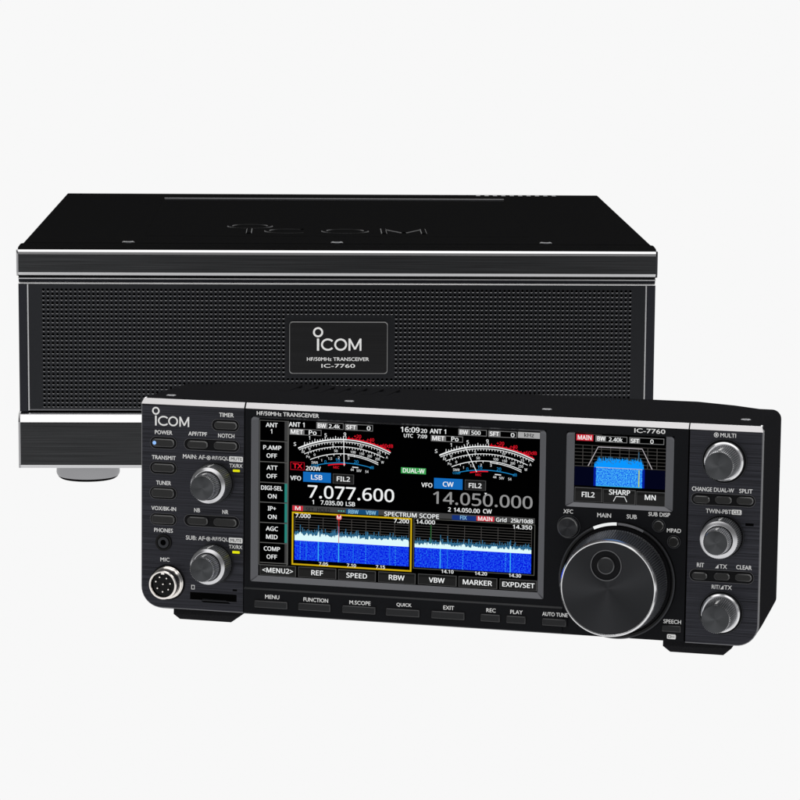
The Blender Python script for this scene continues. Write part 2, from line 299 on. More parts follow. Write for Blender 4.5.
T_SCR = [
    ('ANT', -96.03, 104.75, 6.6, 2.28, 'w'), ('1', -96.2, 101.32, 1.13, 2.29, 'w'), ('P.AMP', -95.63, 92.44, 10.06, 2.29, 'w'),
    ('OFF', -95.88, 88.03, 5.77, 2.29, 'w'), ('ATT', -95.69, 81.49, 6.05, 2.29, 'w'), ('OFF', -95.8, 76.92, 5.77, 2.29, 'w'),
    ('DIGI-SEL', -95.76, 70.37, 12.0, 2.3, 'w'), ('ON', -95.53, 65.89, 4.81, 2.3, 'w'), ('IP+', -95.62, 59.2, 4.53, 2.3, 'w'),
    ('ON', -95.45, 54.61, 4.82, 2.3, 'w'), ('AGC', -95.54, 48.1, 6.8, 2.3, 'w'), ('MID', -95.57, 43.63, 6.35, 2.31, 'w'),
    ('COMP', -95.47, 37.06, 9.08, 2.31, 'w'), ('OFF', -95.49, 32.69, 5.79, 2.31, 'w'), ('<MENU2>', -92.13, 25.24, 17.3, 2.64, 'w'),
    ('REF', -69.79, 25.33, 6.48, 2.63, 'w'), ('SPEED', -47.61, 25.11, 11.47, 2.62, 'w'), ('RBW', -25.31, 25.38, 8.61, 2.61, 'w'),
    ('VBW', -3.15, 25.29, 8.55, 2.61, 'w'), ('MARKER', 19.25, 25.33, 15.89, 2.6, 'w'), ('EXPD/SET', 41.64, 25.44, 17.41, 2.59, 'w'),
    ('ANT 1', -82.01, 105.62, 8.71, 2.44, 'w'), ('BW', -67.85, 105.66, 4.48, 2.27, 'dk'), ('2.4k', -60.86, 105.66, 6.14, 2.16, 'w'),
    ('SFT', -51.52, 105.58, 5.29, 2.27, 'dk'), ('0', -41.79, 105.5, 1.94, 2.16, 'w'), ('MET', -81.83, 101.67, 6.75, 2.28, 'dk'),
    ('Po', -72.99, 101.68, 4.2, 2.39, 'w'), ('16:09', -18.84, 105.79, 10.2, 2.79, 'w'), ('20', -11.27, 105.48, 3.3, 2.15, 'w'),
    ('UTC', -19.76, 102.57, 4.96, 1.94, 'w'), ('7:09', -12.19, 102.5, 5.23, 1.93, 'w'), ('DUAL-W', -16.63, 83.79, 11.86, 2.32, 'w'),
    ('TX', -81.32, 83.14, 5.24, 2.51, 'red'), ('200W', -72.49, 82.22, 8.25, 2.34, 'w'), ('VFO', -82.33, 76.52, 5.92, 2.34, 'w'),
    ('LSB', -70.51, 77.53, 6.17, 2.61, 'w'), ('FIL2', -55.55, 77.35, 7.26, 2.5, 'w'), ('7.077.600', -51.38, 69.66, 48.01, 6.95, 'w'),
    ('1', -72.44, 63.97, 0.96, 2.29, 'w'), ('7.035.00', -61.92, 63.96, 12.44, 2.29, 'w'), ('LSB', -51.51, 63.97, 5.03, 2.28, 'w'),
    ('ANT 1', -3.59, 105.65, 8.78, 2.41, 'w'), ('BW', 10.64, 105.84, 4.37, 2.25, 'dk'), ('500', 17.19, 105.82, 4.9, 2.14, 'w'),
    ('SFT', 27.25, 105.77, 4.89, 2.24, 'dk'), ('0', 37.15, 105.57, 1.89, 2.13, 'w'), ('kHz', 46.06, 105.99, 5.13, 2.13, 'bk'),
    ('MET', -3.26, 101.93, 6.58, 2.25, 'dk'), ('Po', 5.78, 101.96, 3.83, 2.36, 'w'), ('VFO', -9.28, 76.48, 5.95, 2.32, 'w'),
    ('CW', 2.44, 77.49, 5.76, 2.58, 'w'), ('FIL2', 17.21, 77.55, 6.83, 2.47, 'w'), ('14.050.000', 21.37, 69.99, 54.07, 6.71, 'grey'),
    ('2', 3.32, 64.01, 1.43, 2.26, 'w'), ('14.050.00', 12.85, 63.96, 14.12, 2.26, 'w'), ('CW', 24.11, 64.08, 4.69, 2.26, 'w'),
    ('SPECTRUM SCOPE', -17.46, 59.75, 30.13, 2.38, 'w'), ('RBW', -49.79, 59.84, 5.58, 2.07, 'lt'), ('VBW', -40.03, 59.83, 5.57, 2.06, 'lt'),
    ('SET  HOLD', -69.68, 59.81, 13.48, 2.07, 'dk2'), ('FIX', 11.08, 59.98, 3.56, 2.05, 'lt'), ('MAIN', 22.95, 60.01, 7.7, 2.15, 'w'),
    ('Grid', 31.73, 59.95, 5.61, 2.26, 'w'), ('25k/10dB', 42.95, 59.95, 11.93, 2.25, 'w'), ('7.000', -78.08, 56.13, 8.45, 2.19, 'w'),
    ('7.200', -23.05, 56.25, 8.31, 2.17, 'w'), ('14.000', -9.65, 56.5, 10.2, 2.16, 'w'), ('14.350', 43.28, 56.61, 10.31, 2.14, 'w'),
    ('7.05', -66.32, 30.44, 5.06, 1.75, 'w'), ('7.10', -50.6, 30.54, 5.04, 1.75, 'w'), ('7.15', -34.41, 30.62, 5.01, 1.74, 'w'),
    ('14.10', 2.7, 30.36, 6.61, 1.84, 'w'), ('14.20', 21.1, 30.37, 6.57, 1.84, 'w'), ('14.30', 39.66, 30.39, 6.53, 1.83, 'w'),
    ('M', -80.99, 60.13, 2.93, 1.97, 'w'), ('M', -57.81, 56.39, 2.13, 1.96, 'w'),
]
T_SMALL = [
    ('MAIN', 75.88, 106.13, 7.22, 2.33, 'w'), ('BW', 84.78, 105.97, 4.16, 2.22, 'dk'), ('2.40k', 92.43, 105.78, 7.18, 2.22, 'w'),
    ('SFT', 102.66, 105.56, 4.24, 2.21, 'dk'), ('0', 111.66, 105.65, 1.59, 2.21, 'w'), ('FIL2', 78.36, 75.93, 6.7, 2.66, 'w'),
    ('SHARP', 95.07, 77.95, 11.08, 2.65, 'w'), ('MN', 111.45, 76.11, 5.67, 2.64, 'w'),
]
R_SCR = [
    ('cellbar', -88.05, 101.83, 1.52, 10.6, 'grey3'), ('cellbar', -87.97, 90.52, 1.52, 10.89, 'grey3'), ('cellbar', -87.88, 79.18, 1.52, 10.91, 'grey3'),
    ('cellbar', -87.79, 68.05, 1.52, 10.38, 'teal'), ('cellbar', -87.71, 57.11, 1.53, 10.67, 'teal'), ('cellbar', -87.63, 45.99, 1.53, 10.69, 'teal'),
    ('cellbar', -87.54, 34.91, 1.53, 10.71, 'grey3'), ('sep', -94.95, 95.9, 15.41, 0.44, 'grey5'), ('sep', -94.87, 84.56, 15.42, 0.44, 'grey5'),
    ('sep', -94.79, 73.31, 15.44, 0.44, 'grey5'), ('sep', -94.72, 62.43, 15.45, 0.44, 'grey5'), ('sep', -94.64, 51.31, 15.46, 0.44, 'grey5'),
    ('sep', -94.56, 40.28, 15.48, 0.44, 'grey5'), ('sep', -94.48, 29.28, 15.49, 0.44, 'grey5'), ('vsep', -86.58, 67.99, 0.45, 78.66, 'grey5'),
    ('key', -92.08, 25.24, 20.58, 5.83, 'key'), ('key', -69.8, 25.3, 21.46, 5.7, 'key'), ('key', -47.48, 25.2, 21.03, 5.79, 'key'),
    ('key', -25.18, 25.28, 20.66, 5.77, 'key'), ('key', -2.87, 25.42, 21.28, 5.75, 'key'), ('key', 19.46, 25.4, 21.24, 5.73, 'key'),
    ('key', 41.52, 25.44, 20.33, 5.71, 'key'), ('box', -63.33, 105.76, 15.19, 3.46, 'o'), ('fill', -67.71, 105.77, 5.87, 2.82, 'grey6'),
    ('box', -47.22, 105.59, 15.56, 3.45, 'o'), ('fill', -51.35, 105.67, 6.62, 2.81, 'grey6'), ('box', -77.04, 101.7, 17.9, 3.26, 'o'),
    ('fill', -81.64, 101.76, 8.04, 2.72, 'grey6'), ('box', 15.35, 105.85, 15.42, 3.42, 'o'), ('fill', 10.91, 105.96, 6.0, 2.78, 'grey6'),
    ('box', 31.67, 105.71, 15.34, 3.41, 'o'), ('fill', 27.39, 105.72, 6.24, 2.77, 'grey6'), ('fill', 45.93, 105.85, 11.87, 3.19, 'grey8'),
    ('box', 1.39, 101.86, 17.52, 3.22, 'o'), ('fill', -3.09, 101.92, 7.89, 2.68, 'grey6'), ('fill', -16.77, 83.76, 13.78, 3.23, 'green'),
    ('box', -81.38, 83.11, 7.93, 4.36, 'r'), ('fill', -70.35, 77.51, 15.6, 5.44, 'blue'), ('key', -55.61, 77.34, 11.84, 5.32, 'key'),
    ('fill', 2.45, 77.73, 15.68, 5.7, 'blue'), ('key', 17.29, 77.75, 11.57, 5.47, 'key'), ('fill', -17.18, 60.27, 134.21, 2.92, 'bar'),
    ('fill', -81.08, 60.09, 5.92, 2.73, 'redp'), ('fill', -44.92, 59.92, 18.11, 2.61, 'navy'), ('fill', 11.33, 59.78, 13.14, 2.59, 'navy2'),
    ('fill', 23.06, 59.99, 9.65, 2.69, 'redp'), ('yframe', -50.78, 43.57, 67.13, 29.06, 'y'), ('gframe', 16.89, 44.71, 66.47, 27.51, 'g'),
    ('wf1', -50.72, 37.15, 63.87, 10.75, 'wf'), ('wb1', -50.8, 44.68, 63.83, 4.09, 'wb'), ('grid1', -50.86, 50.94, 63.8, 9.26, 'gr'),
    ('wf2', 16.42, 37.08, 63.89, 10.69, 'wf'), ('wb2', 16.31, 44.15, 63.86, 3.24, 'wb'), ('grid2', 16.21, 50.78, 63.83, 9.16, 'gr'),
]
R_SMALL = [
    ('fill', 75.91, 106.11, 9.08, 3.39, 'redp'), ('box', 90.1, 105.83, 16.91, 3.28, 'o'), ('fill', 84.57, 105.99, 5.33, 2.64, 'grey6'),
    ('box', 108.92, 105.83, 18.34, 3.27, 'o'), ('fill', 102.65, 105.69, 5.3, 2.64, 'grey6'), ('grid', 94.98, 96.44, 48.52, 11.63, 'gr'),
    ('navy', 95.21, 85.6, 48.56, 10.06, 'nv'), ('wfs', 94.5, 85.82, 26.17, 9.8, 'wf'), ('sp', 94.34, 93.34, 26.16, 5.29, 'sp'),
    ('key', 78.49, 75.91, 14.77, 7.66, 'key'), ('key', 94.95, 75.71, 17.35, 7.64, 'key'), ('key', 111.75, 75.33, 15.46, 7.62, 'key'),
    ('yl', 105.19, 85.84, 0.69, 8.99, 'yl'),
]
CIRC = [
    ('k1', -128.03, 72.04, 11.2), ('k2', -128.0, 27.19, 11.28), ('phones', -156.92, 37.37, 4.6),
    ('mic', -154.15, 15.5, 9.45), ('xfc', 68.63, 58.66, 6.4), ('big', 94.96, 31.55, 31.47),
    ('subdisp', 116.58, 61.84, 3.6), ('mpad', 124.81, 53.66, 3.6), ('multi', 150.2, 97.54, 11.93),
    ('k4', 149.91, 57.78, 11.59), ('k5', 150.41, 17.54, 11.66), ('icomring', -161.63, 109.72, 2.14),
    ('powerled', -161.94, 92.23, 0.88), ('knobsym1', -131.34, 85.21, 1.32), ('knobsym2', -131.15, 40.66, 1.32),
    ('multisym', 145.58, 111.03, 1.36), ('big_dimple_front', 89.41, 38.59, 8.43),
]
T_DECK = [
    ('HF/50MHz TRANSCEIVER', 0.21, 85.22, 41.26, 3.36, 'ink'), ('IC-7760', 0.39, 80.71, 22.3, 3.36, 'ink'),
]
FONT_T = {
    '+': (459, "257,311 417,311 417,254 257,254 257,89 200,89 200,254 40,254 40,311 200,311 200,477 257,477", "9,11,10 9,0,11 7,9,8 7,0,9 7,1,0 7,2,1 6,2,7 5,3,6 3,2,6 5,4,3"),
    '-': (258, "32,184 32,246 226,246 226,184", "0,2,1 0,3,2"),
    '.': (215, "58,43 61,69 72,85 88,94 107,97 126,94 142,85 153,69 157,43 153,18 142,2 126,-8 107,-11 88,-8 72,2 61,18", "3,5,4 2,5,3 2,6,5 1,6,2 1,7,6 0,7,1 0,8,7 15,8,0 15,9,8 14,9,15 14,10,9 13,10,14 13,11,10 12,11,13"),
    '/': (298, "290,573 77,0 8,0 221,573", "2,0,3 2,1,0"),
    '0': (459, "419,287 417,221 409,163 395,112 376,70 349,37 316,12 276,-3 229,-8 170,1 122,27 86,70 60,129 44,201 39,287 44,373 58,446 83,504 119,547 167,573 229,581 287,573 335,547 372,504 399,446 414,373 110,287 113,215 121,156 137,111 159,78 190,59 229,52 268,59 298,78 320,110 336,156 345,215 348,287 345,359 336,417 320,463 298,495 268,515 229,521 190,515 159,495 137,463 121,417 113,359", "19,21,20 18,21,19 18,22,21 17,22,18 17,44,22 44,23,22 17,45,44 43,23,44 17,46,45 42,23,43 16,46,17 42,24,23 16,47,46 41,24,42 16,48,47 40,24,41 15,48,16 40,25,24 15,49,48 39,25,40 14,49,15 39,0,25 14,26,49 38,0,39 13,26,14 13,27,26 37,0,38 37,1,0 37,2,1 13,28,27 36,2,37 12,28,13 36,3,2 12,29,28 35,3,36 11,29,12 35,4,3 11,30,29 34,4,35 11,31,30 33,4,34 10,31,11 33,5,4 10,32,31 32,5,33 10,5,32 10,6,5 9,6,10 9,7,6 8,7,9"),
    '1': (459, "285,0 216,0 216,400 216,422 216,439 217,455 217,470 218,484 219,499 207,487 196,477 184,467 169,455 108,405 71,452 226,573 285,573", "14,16,15 14,8,16 8,0,16 14,9,8 7,0,8 14,10,9 6,0,7 14,11,10 5,0,6 14,12,11 4,0,5 14,13,12 3,0,4 2,0,3 1,0,2"),
    '2': (459, "417,0 38,0 38,59 188,210 228,251 261,287 287,320 306,353 318,387 322,424 315,466 294,496 261,514 221,520 181,517 147,506 115,489 83,466 45,513 68,531 94,548 122,561 153,572 186,578 221,581 270,576 313,562 347,540 372,510 388,472 394,428 389,385 375,344 353,305 324,267 288,227 247,185 128,67 128,64 417,64", "23,25,24 22,25,23 22,26,25 21,26,22 21,27,26 20,27,21 19,27,20 19,28,27 18,13,19 13,28,19 18,14,13 12,28,13 18,15,14 11,28,12 17,16,18 16,15,18 11,29,28 10,29,11 10,30,29 9,30,10 9,31,30 8,31,9 7,31,8 7,32,31 6,32,7 6,33,32 5,33,6 5,34,33 4,34,5 4,35,34 3,35,4 3,36,35 2,36,3 2,37,36 2,38,37 2,39,38 2,0,39 1,0,2"),
    '3': (459, "395,439 392,403 381,372 363,347 340,326 310,311 277,302 277,298 337,283 379,255 405,214 413,163 407,116 390,74 360,40 318,14 263,-3 193,-8 150,-6 110,-1 72,8 36,23 36,89 74,73 114,61 155,54 194,51 260,59 305,81 331,117 339,164 335,197 320,223 297,242 265,255 226,263 179,265 123,265 123,326 180,326 223,329 259,339 286,356 307,377 319,404 323,434 316,471 295,498 262,516 219,521 190,520 164,515 140,508 117,498 96,487 75,473 39,521 73,544 115,563 163,576 218,581 296,571 352,540 384,495", "59,61,60 58,61,59 58,62,61 57,62,58 56,62,57 56,49,62 49,48,62 48,63,62 55,54,56 54,53,56 53,52,56 52,51,56 51,50,56 50,49,56 47,63,48 46,63,47 46,0,63 45,0,46 45,1,0 44,1,45 43,1,44 43,2,1 42,2,43 42,3,2 41,3,42 41,4,3 40,4,41 39,4,40 39,5,4 37,39,38 37,5,39 37,6,5 37,7,6 37,8,7 37,36,8 36,9,8 35,9,36 34,9,35 33,9,34 33,10,9 32,10,33 31,10,32 31,11,10 30,11,31 29,11,30 29,12,11 28,12,29 28,13,12 21,23,22 27,13,28 27,14,13 21,24,23 21,25,24 26,14,27 21,26,25 21,14,26 21,15,14 20,15,21 20,16,15 19,16,20 18,16,19 18,17,16"),
    '4': (459, "443,130 359,130 359,0 291,0 291,130 17,130 17,190 286,576 359,576 359,193 443,193 291,374 291,394 291,412 292,429 293,444 293,459 294,474 294,487 295,500 292,500 285,485 276,468 266,451 257,438 86,193 291,193", "6,20,7 20,8,7 20,19,8 19,9,8 6,21,20 18,9,19 17,9,18 6,22,21 16,9,17 6,23,22 15,9,16 6,24,23 14,9,15 6,25,24 13,9,14 12,9,13 11,9,12 26,9,11 6,26,25 6,9,26 6,10,9 6,0,10 5,0,6 4,0,5 3,1,4 1,0,4 3,2,1"),
    '5': (459, "221,351 275,346 322,331 361,307 389,274 407,232 413,183 407,128 387,81 356,43 314,15 261,-2 199,-8 156,-6 116,0 80,10 51,23 51,90 82,74 121,62 161,55 200,52 239,55 274,65 302,82 323,106 336,137 341,176 332,225 306,262 262,284 197,292 173,291 146,288 120,284 99,280 64,302 86,573 373,573 373,508 146,508 132,342 148,345 169,348 194,350", "36,40,37 40,38,37 40,39,38 36,41,40 44,1,0 43,1,44 42,1,43 42,2,1 41,2,42 36,2,41 36,3,2 36,31,3 31,4,3 35,34,36 34,33,36 33,32,36 32,31,36 30,4,31 29,4,30 29,5,4 28,5,29 28,6,5 27,6,28 27,7,6 26,7,27 25,7,26 25,8,7 24,8,25 16,18,17 23,8,24 23,9,8 16,19,18 22,9,23 16,20,19 21,9,22 16,21,20 16,9,21 16,10,9 15,10,16 15,11,10 14,11,15 13,11,14 13,12,11"),
    '6': (459, "44,245 46,294 51,342 60,389 75,433 95,474 121,510 155,539 196,562 246,576 306,581 324,580 344,579 362,577 377,573 377,513 362,517 344,520 326,522 308,523 257,518 216,504 183,483 158,454 139,419 127,380 119,337 115,291 119,291 133,309 150,326 170,339 194,350 223,356 255,358 302,353 342,338 375,313 400,279 416,236 421,184 415,129 399,82 372,44 336,15 291,-2 239,-8 199,-4 163,7 130,26 101,54 77,89 59,133 48,185 238,51 284,59 320,84 343,125 351,184 344,233 324,271 289,295 241,303 205,299 175,287 150,270 131,248 119,223 115,198 117,172 123,146 133,121 146,99 164,79 185,64 210,55", "9,11,10 9,12,11 9,13,12 9,14,13 8,14,9 8,16,14 16,15,14 7,18,8 18,17,8 17,16,8 6,19,7 19,18,7 6,20,19 6,21,20 5,21,6 5,22,21 5,23,22 4,23,5 4,24,23 3,24,4 3,25,24 2,25,3 2,26,25 33,35,34 32,35,33 32,36,35 31,36,32 1,26,2 30,36,31 30,37,36 1,27,26 29,37,30 29,62,37 62,38,37 28,62,29 28,63,62 61,38,62 28,64,63 60,38,61 0,27,1 0,28,27 0,64,28 0,65,64 60,39,38 59,39,60 0,66,65 0,67,66 53,67,0 59,40,39 58,40,59 53,68,67 53,69,68 52,69,53 57,40,58 57,41,40 52,70,69 52,71,70 51,71,52 57,42,41 56,42,57 51,72,71 51,73,72 50,73,51 55,42,56 55,43,42 50,74,73 50,75,74 54,43,55 50,54,75 49,54,50 49,43,54 49,44,43 48,44,49 48,45,44 47,45,48 47,46,45"),
    '7': (459, "109,0 344,508 35,508 35,573 419,573 419,518 187,0", "2,4,3 2,5,4 2,1,5 1,6,5 0,6,1"),
    '9': (459, "417,328 415,279 410,231 401,183 387,139 366,99 340,63 306,33 265,11 214,-3 154,-8 137,-8 117,-6 97,-4 82,0 82,60 97,56 115,53 134,50 152,50 204,54 245,68 278,90 303,118 322,153 334,192 342,235 346,281 341,281 327,263 310,247 290,233 266,223 237,216 204,214 158,219 118,235 85,260 61,294 45,336 40,387 46,443 63,491 90,529 127,557 171,575 223,581 262,577 299,565 332,545 361,518 384,483 402,439 413,388 223,521 178,513 142,488 118,447 110,388 117,339 137,301 171,277 220,269 256,273 286,285 311,303 330,325 342,349 346,374 344,400 338,426 328,451 315,474 298,493 277,508 252,518", "45,47,46 45,48,47 44,48,45 44,49,48 43,49,44 43,50,49 42,55,43 55,54,43 54,50,43 75,50,54 74,50,75 74,51,50 42,56,55 73,51,74 72,51,73 41,56,42 41,57,56 72,52,51 71,52,72 70,52,71 41,58,57 40,58,41 70,53,52 69,53,70 68,53,69 40,59,58 68,0,53 39,59,40 67,0,68 66,0,67 39,60,59 38,60,39 66,1,0 65,1,66 64,1,65 38,61,60 37,61,38 63,28,64 28,27,64 27,1,64 63,29,28 26,1,27 26,2,1 37,62,61 62,29,63 37,29,62 37,30,29 36,30,37 36,31,30 25,2,26 35,31,36 35,32,31 25,3,2 35,33,32 34,33,35 24,3,25 24,4,3 23,4,24 23,5,4 22,5,23 22,6,5 21,6,22 20,6,21 20,7,6 14,16,15 14,17,16 19,7,20 14,18,17 14,19,18 14,7,19 14,8,7 14,9,8 13,9,14 13,10,9 12,10,13 11,10,12"),
    ':': (215, "58,387 61,412 72,429 88,438 107,441 126,438 142,429 153,412 157,387 153,362 142,345 126,335 107,332 88,335 72,345 61,362 58,43 61,69 72,85 88,94 107,97 126,94 142,85 153,69 157,43 153,18 142,2 126,-8 107,-11 88,-8 72,2 61,18", "19,21,20 18,21,19 18,22,21 17,22,18 17,23,22 16,23,17 16,24,23 31,24,16 31,25,24 30,25,31 30,26,25 29,26,30 29,27,26 28,27,29 3,5,4 2,5,3 2,6,5 1,6,2 1,7,6 0,7,1 0,8,7 15,8,0 15,9,8 14,9,15 14,10,9 13,10,14 13,11,10 12,11,13"),
    '<': (459, "418,93 40,259 40,299 418,488 418,425 115,282 418,156", "2,4,3 2,5,4 1,5,2 1,6,5 0,6,1"),
    '>': (459, "40,156 342,281 40,425 40,488 418,299 418,259 40,93", "2,4,3 1,4,2 1,5,4 0,5,1 0,6,5"),
    'A': (512, "437,0 368,177 141,177 73,0 0,0 224,575 289,575 512,0 282,415 279,424 274,438 269,455 263,473 259,489 255,500 251,484 247,468 242,452 238,438 234,425 230,415 165,241 346,241", "4,6,5 4,14,6 14,7,6 4,15,14 13,7,14 12,7,13 4,16,15 11,7,12 4,17,16 10,7,11 4,18,17 4,19,18 9,7,10 4,20,19 8,7,9 4,21,20 22,7,8 4,2,21 2,22,21 2,1,22 1,7,22 4,3,2 0,7,1"),
    'B': (521, "241,573 336,565 404,541 445,497 459,431 456,399 446,371 431,347 409,328 382,313 350,304 350,300 384,292 415,279 441,261 461,236 474,203 478,163 472,115 454,74 425,42 385,19 337,5 279,0 78,0 78,573 256,329 318,335 357,352 377,382 384,423 376,463 351,490 308,506 245,511 150,511 150,329 150,269 150,61 265,61 330,68 371,91 394,125 401,168 398,197 388,221 370,241 344,256 307,266 260,269", "24,35,25 35,0,25 35,1,0 35,2,1 35,34,2 34,3,2 24,36,35 33,3,34 32,3,33 32,4,3 31,4,32 30,4,31 30,5,4 29,5,30 29,6,5 28,6,29 28,7,6 27,7,28 27,8,7 26,8,27 24,37,36 37,26,36 37,8,26 37,9,8 37,10,9 37,11,10 37,12,11 37,13,12 37,49,13 49,14,13 24,38,37 48,14,49 47,14,48 47,15,14 46,15,47 45,15,46 45,16,15 44,16,45 44,17,16 43,17,44 42,17,43 42,18,17 41,18,42 41,19,18 40,19,41 40,20,19 39,20,40 24,39,38 24,20,39 24,21,20 24,22,21 24,23,22"),
    'C': (507, "323,517 280,513 241,502 206,482 178,456 155,423 139,383 129,337 125,286 131,220 147,164 175,117 213,83 262,62 322,55 359,57 394,62 427,69 460,78 460,15 427,5 393,-2 356,-7 312,-8 232,1 166,28 115,72 78,131 56,203 49,287 53,349 67,406 89,456 120,499 159,534 206,559 261,575 324,581 367,578 409,572 448,561 482,547 453,486 425,497 394,508 360,515", "36,38,37 36,39,38 35,39,36 35,40,39 35,41,40 34,41,35 34,45,41 45,44,41 44,43,41 43,42,41 33,1,34 1,0,34 0,45,34 33,2,1 33,3,2 32,3,33 32,4,3 31,4,32 31,5,4 31,6,5 30,6,31 30,7,6 29,7,30 29,8,7 28,8,29 28,9,8 28,10,9 27,10,28 27,11,10 26,11,27 26,12,11 26,13,12 17,19,18 25,13,26 16,19,17 25,14,13 15,19,16 14,19,15 25,19,14 24,19,25 24,20,19 24,21,20 23,21,24 23,22,21"),
    'D': (585, "536,292 528,203 501,131 457,74 399,33 325,8 237,0 78,0 78,573 254,573 335,565 404,540 460,501 502,446 528,377 460,289 454,359 435,415 404,457 361,487 308,505 244,511 150,511 150,62 228,62 329,76 402,119 446,190", "7,22,8 22,9,8 22,10,9 22,11,10 22,21,11 21,12,11 7,23,22 20,12,21 19,12,20 19,13,12 18,13,19 17,13,18 17,14,13 16,14,17 16,0,14 15,0,16 15,1,0 27,1,15 27,2,1 26,2,27 26,3,2 25,3,26 24,3,25 24,4,3 7,24,23 7,4,24 7,5,4 7,6,5"),
    'E': (446, "398,0 78,0 78,573 398,573 398,509 150,509 150,330 383,330 383,268 150,268 150,63 398,63", "1,5,2 5,3,2 5,4,3 1,6,5 1,9,6 9,7,6 9,8,7 1,10,9 1,11,10 1,0,11"),
    'F': (416, "150,0 78,0 78,573 398,573 398,509 150,509 150,306 383,306 383,243 150,243", "1,5,2 5,3,2 5,4,3 1,6,5 1,9,6 9,7,6 9,8,7 1,0,9"),
    'G': (584, "326,302 524,302 524,22 478,8 431,-1 380,-6 323,-8 241,1 173,28 120,71 81,130 57,202 49,286 58,370 84,442 127,500 186,544 259,571 346,581 392,578 437,572 478,561 516,547 489,484 457,497 421,508 382,515 342,517 278,510 225,489 181,455 150,409 131,353 124,286 130,222 146,166 175,119 216,84 270,62 340,55 375,56 404,59 429,63 452,68 452,238 326,238", "17,19,18 17,20,19 17,21,20 16,21,17 16,22,21 16,26,22 26,25,22 25,24,22 24,23,22 15,27,16 27,26,16 15,28,27 15,29,28 14,29,15 14,30,29 14,31,30 13,31,14 13,32,31 12,32,13 12,33,32 45,1,0 45,44,1 44,2,1 11,33,12 11,34,33 43,2,44 11,35,34 10,35,11 10,36,35 9,36,10 9,37,36 9,38,37 8,38,9 42,2,43 41,2,42 8,39,38 40,2,41 39,2,40 8,2,39 7,2,8 7,3,2 7,4,3 6,4,7 6,5,4"),
    'H': (594, "516,0 443,0 443,267 150,267 150,0 78,0 78,573 150,573 150,330 443,330 443,573 516,573", "5,7,6 5,8,7 9,11,10 9,0,11 5,3,8 3,9,8 3,2,9 2,0,9 5,4,3 1,0,2"),
    'I': (272, "239,0 32,0 32,42 99,57 99,515 32,531 32,573 239,573 239,531 172,515 172,57 239,42", "5,7,6 5,8,7 4,8,5 4,9,8 3,9,4 3,10,9 2,10,3 2,11,10 1,11,2 1,0,11"),
    'K': (496, "496,0 411,0 209,273 150,222 150,0 78,0 78,573 150,573 150,290 174,318 199,345 224,372 249,399 403,573 488,573 261,323", "5,7,6 5,8,7 12,14,13 12,15,14 11,15,12 10,15,11 9,15,10 9,0,15 8,2,9 2,0,9 5,3,8 3,2,8 1,0,2 5,4,3"),
    'L': (420, "78,0 78,573 150,573 150,64 400,64 400,0", "0,2,1 0,3,2 0,4,3 0,5,4"),
    'M': (727, "330,0 142,502 139,502 140,484 142,461 143,435 144,407 144,377 144,347 144,0 78,0 78,573 184,573 361,103 364,103 544,573 650,573 650,0 578,0 578,352 578,380 579,408 580,435 581,460 583,482 584,501 581,501 390,0", "10,2,11 2,12,11 2,1,12 1,13,12 14,26,15 26,16,15 26,25,16 25,17,16 10,3,2 0,13,1 14,27,26 24,17,25 10,4,3 23,17,24 10,5,4 22,17,23 10,6,5 21,17,22 20,17,21 10,7,6 19,17,20 10,8,7 18,17,19 10,9,8 0,14,13 0,27,14"),
    'N': (609, "532,0 447,0 141,476 138,476 139,455 141,432 142,406 143,378 144,349 144,320 144,0 78,0 78,573 161,573 467,99 470,99 469,115 468,137 467,164 466,193 465,223 464,249 464,573 532,573", "11,3,12 3,13,12 3,2,13 2,14,13 21,23,22 21,0,23 11,4,3 1,14,2 11,5,4 11,6,5 11,7,6 11,8,7 11,9,8 11,10,9 20,0,21 19,0,20 18,0,19 17,0,18 16,0,17 15,0,16 1,15,14 1,0,15"),
    'O': (626, "577,287 573,224 561,166 540,116 510,73 473,38 428,13 375,-3 314,-8 251,-3 196,13 151,39 114,73 85,116 65,167 53,224 49,288 56,370 78,442 114,500 166,545 232,572 314,581 393,572 459,545 510,501 547,442 570,370 125,287 130,220 145,163 171,117 207,83 255,62 314,55 373,62 420,83 456,117 481,163 496,220 501,287 490,384 456,457 398,503 314,518 255,511 207,490 171,457 145,411 130,354", "21,23,22 21,24,23 20,24,21 20,25,24 19,44,20 44,25,20 19,45,44 43,25,44 19,46,45 42,25,43 42,26,25 18,46,19 18,47,46 18,48,47 41,26,42 41,27,26 17,48,18 17,49,48 40,27,41 16,49,17 40,0,27 16,28,49 15,28,16 15,29,28 39,0,40 39,1,0 14,29,15 39,2,1 14,30,29 38,2,39 13,30,14 38,3,2 13,31,30 37,3,38 36,3,37 13,32,31 12,32,13 36,4,3 12,33,32 35,4,36 11,33,12 35,5,4 11,34,33 34,5,35 11,5,34 10,5,11 10,6,5 9,6,10 9,7,6 8,7,9"),
    'P': (485, "229,573 326,562 393,528 431,475 444,404 441,370 433,336 417,306 395,278 364,255 324,238 275,227 216,223 150,223 150,0 78,0 78,573 223,511 150,511 150,285 208,285 258,288 298,296 330,311 352,334 365,363 370,401 361,449 334,484 289,504", "15,18,16 18,0,16 18,1,0 18,2,1 18,17,2 17,29,2 29,3,2 15,19,18 28,3,29 27,3,28 27,4,3 26,4,27 26,5,4 25,5,26 25,6,5 24,6,25 24,7,6 23,7,24 22,7,23 22,8,7 21,8,22 20,8,21 15,13,19 13,20,19 13,8,20 13,9,8 13,10,9 13,11,10 13,12,11 15,14,13"),
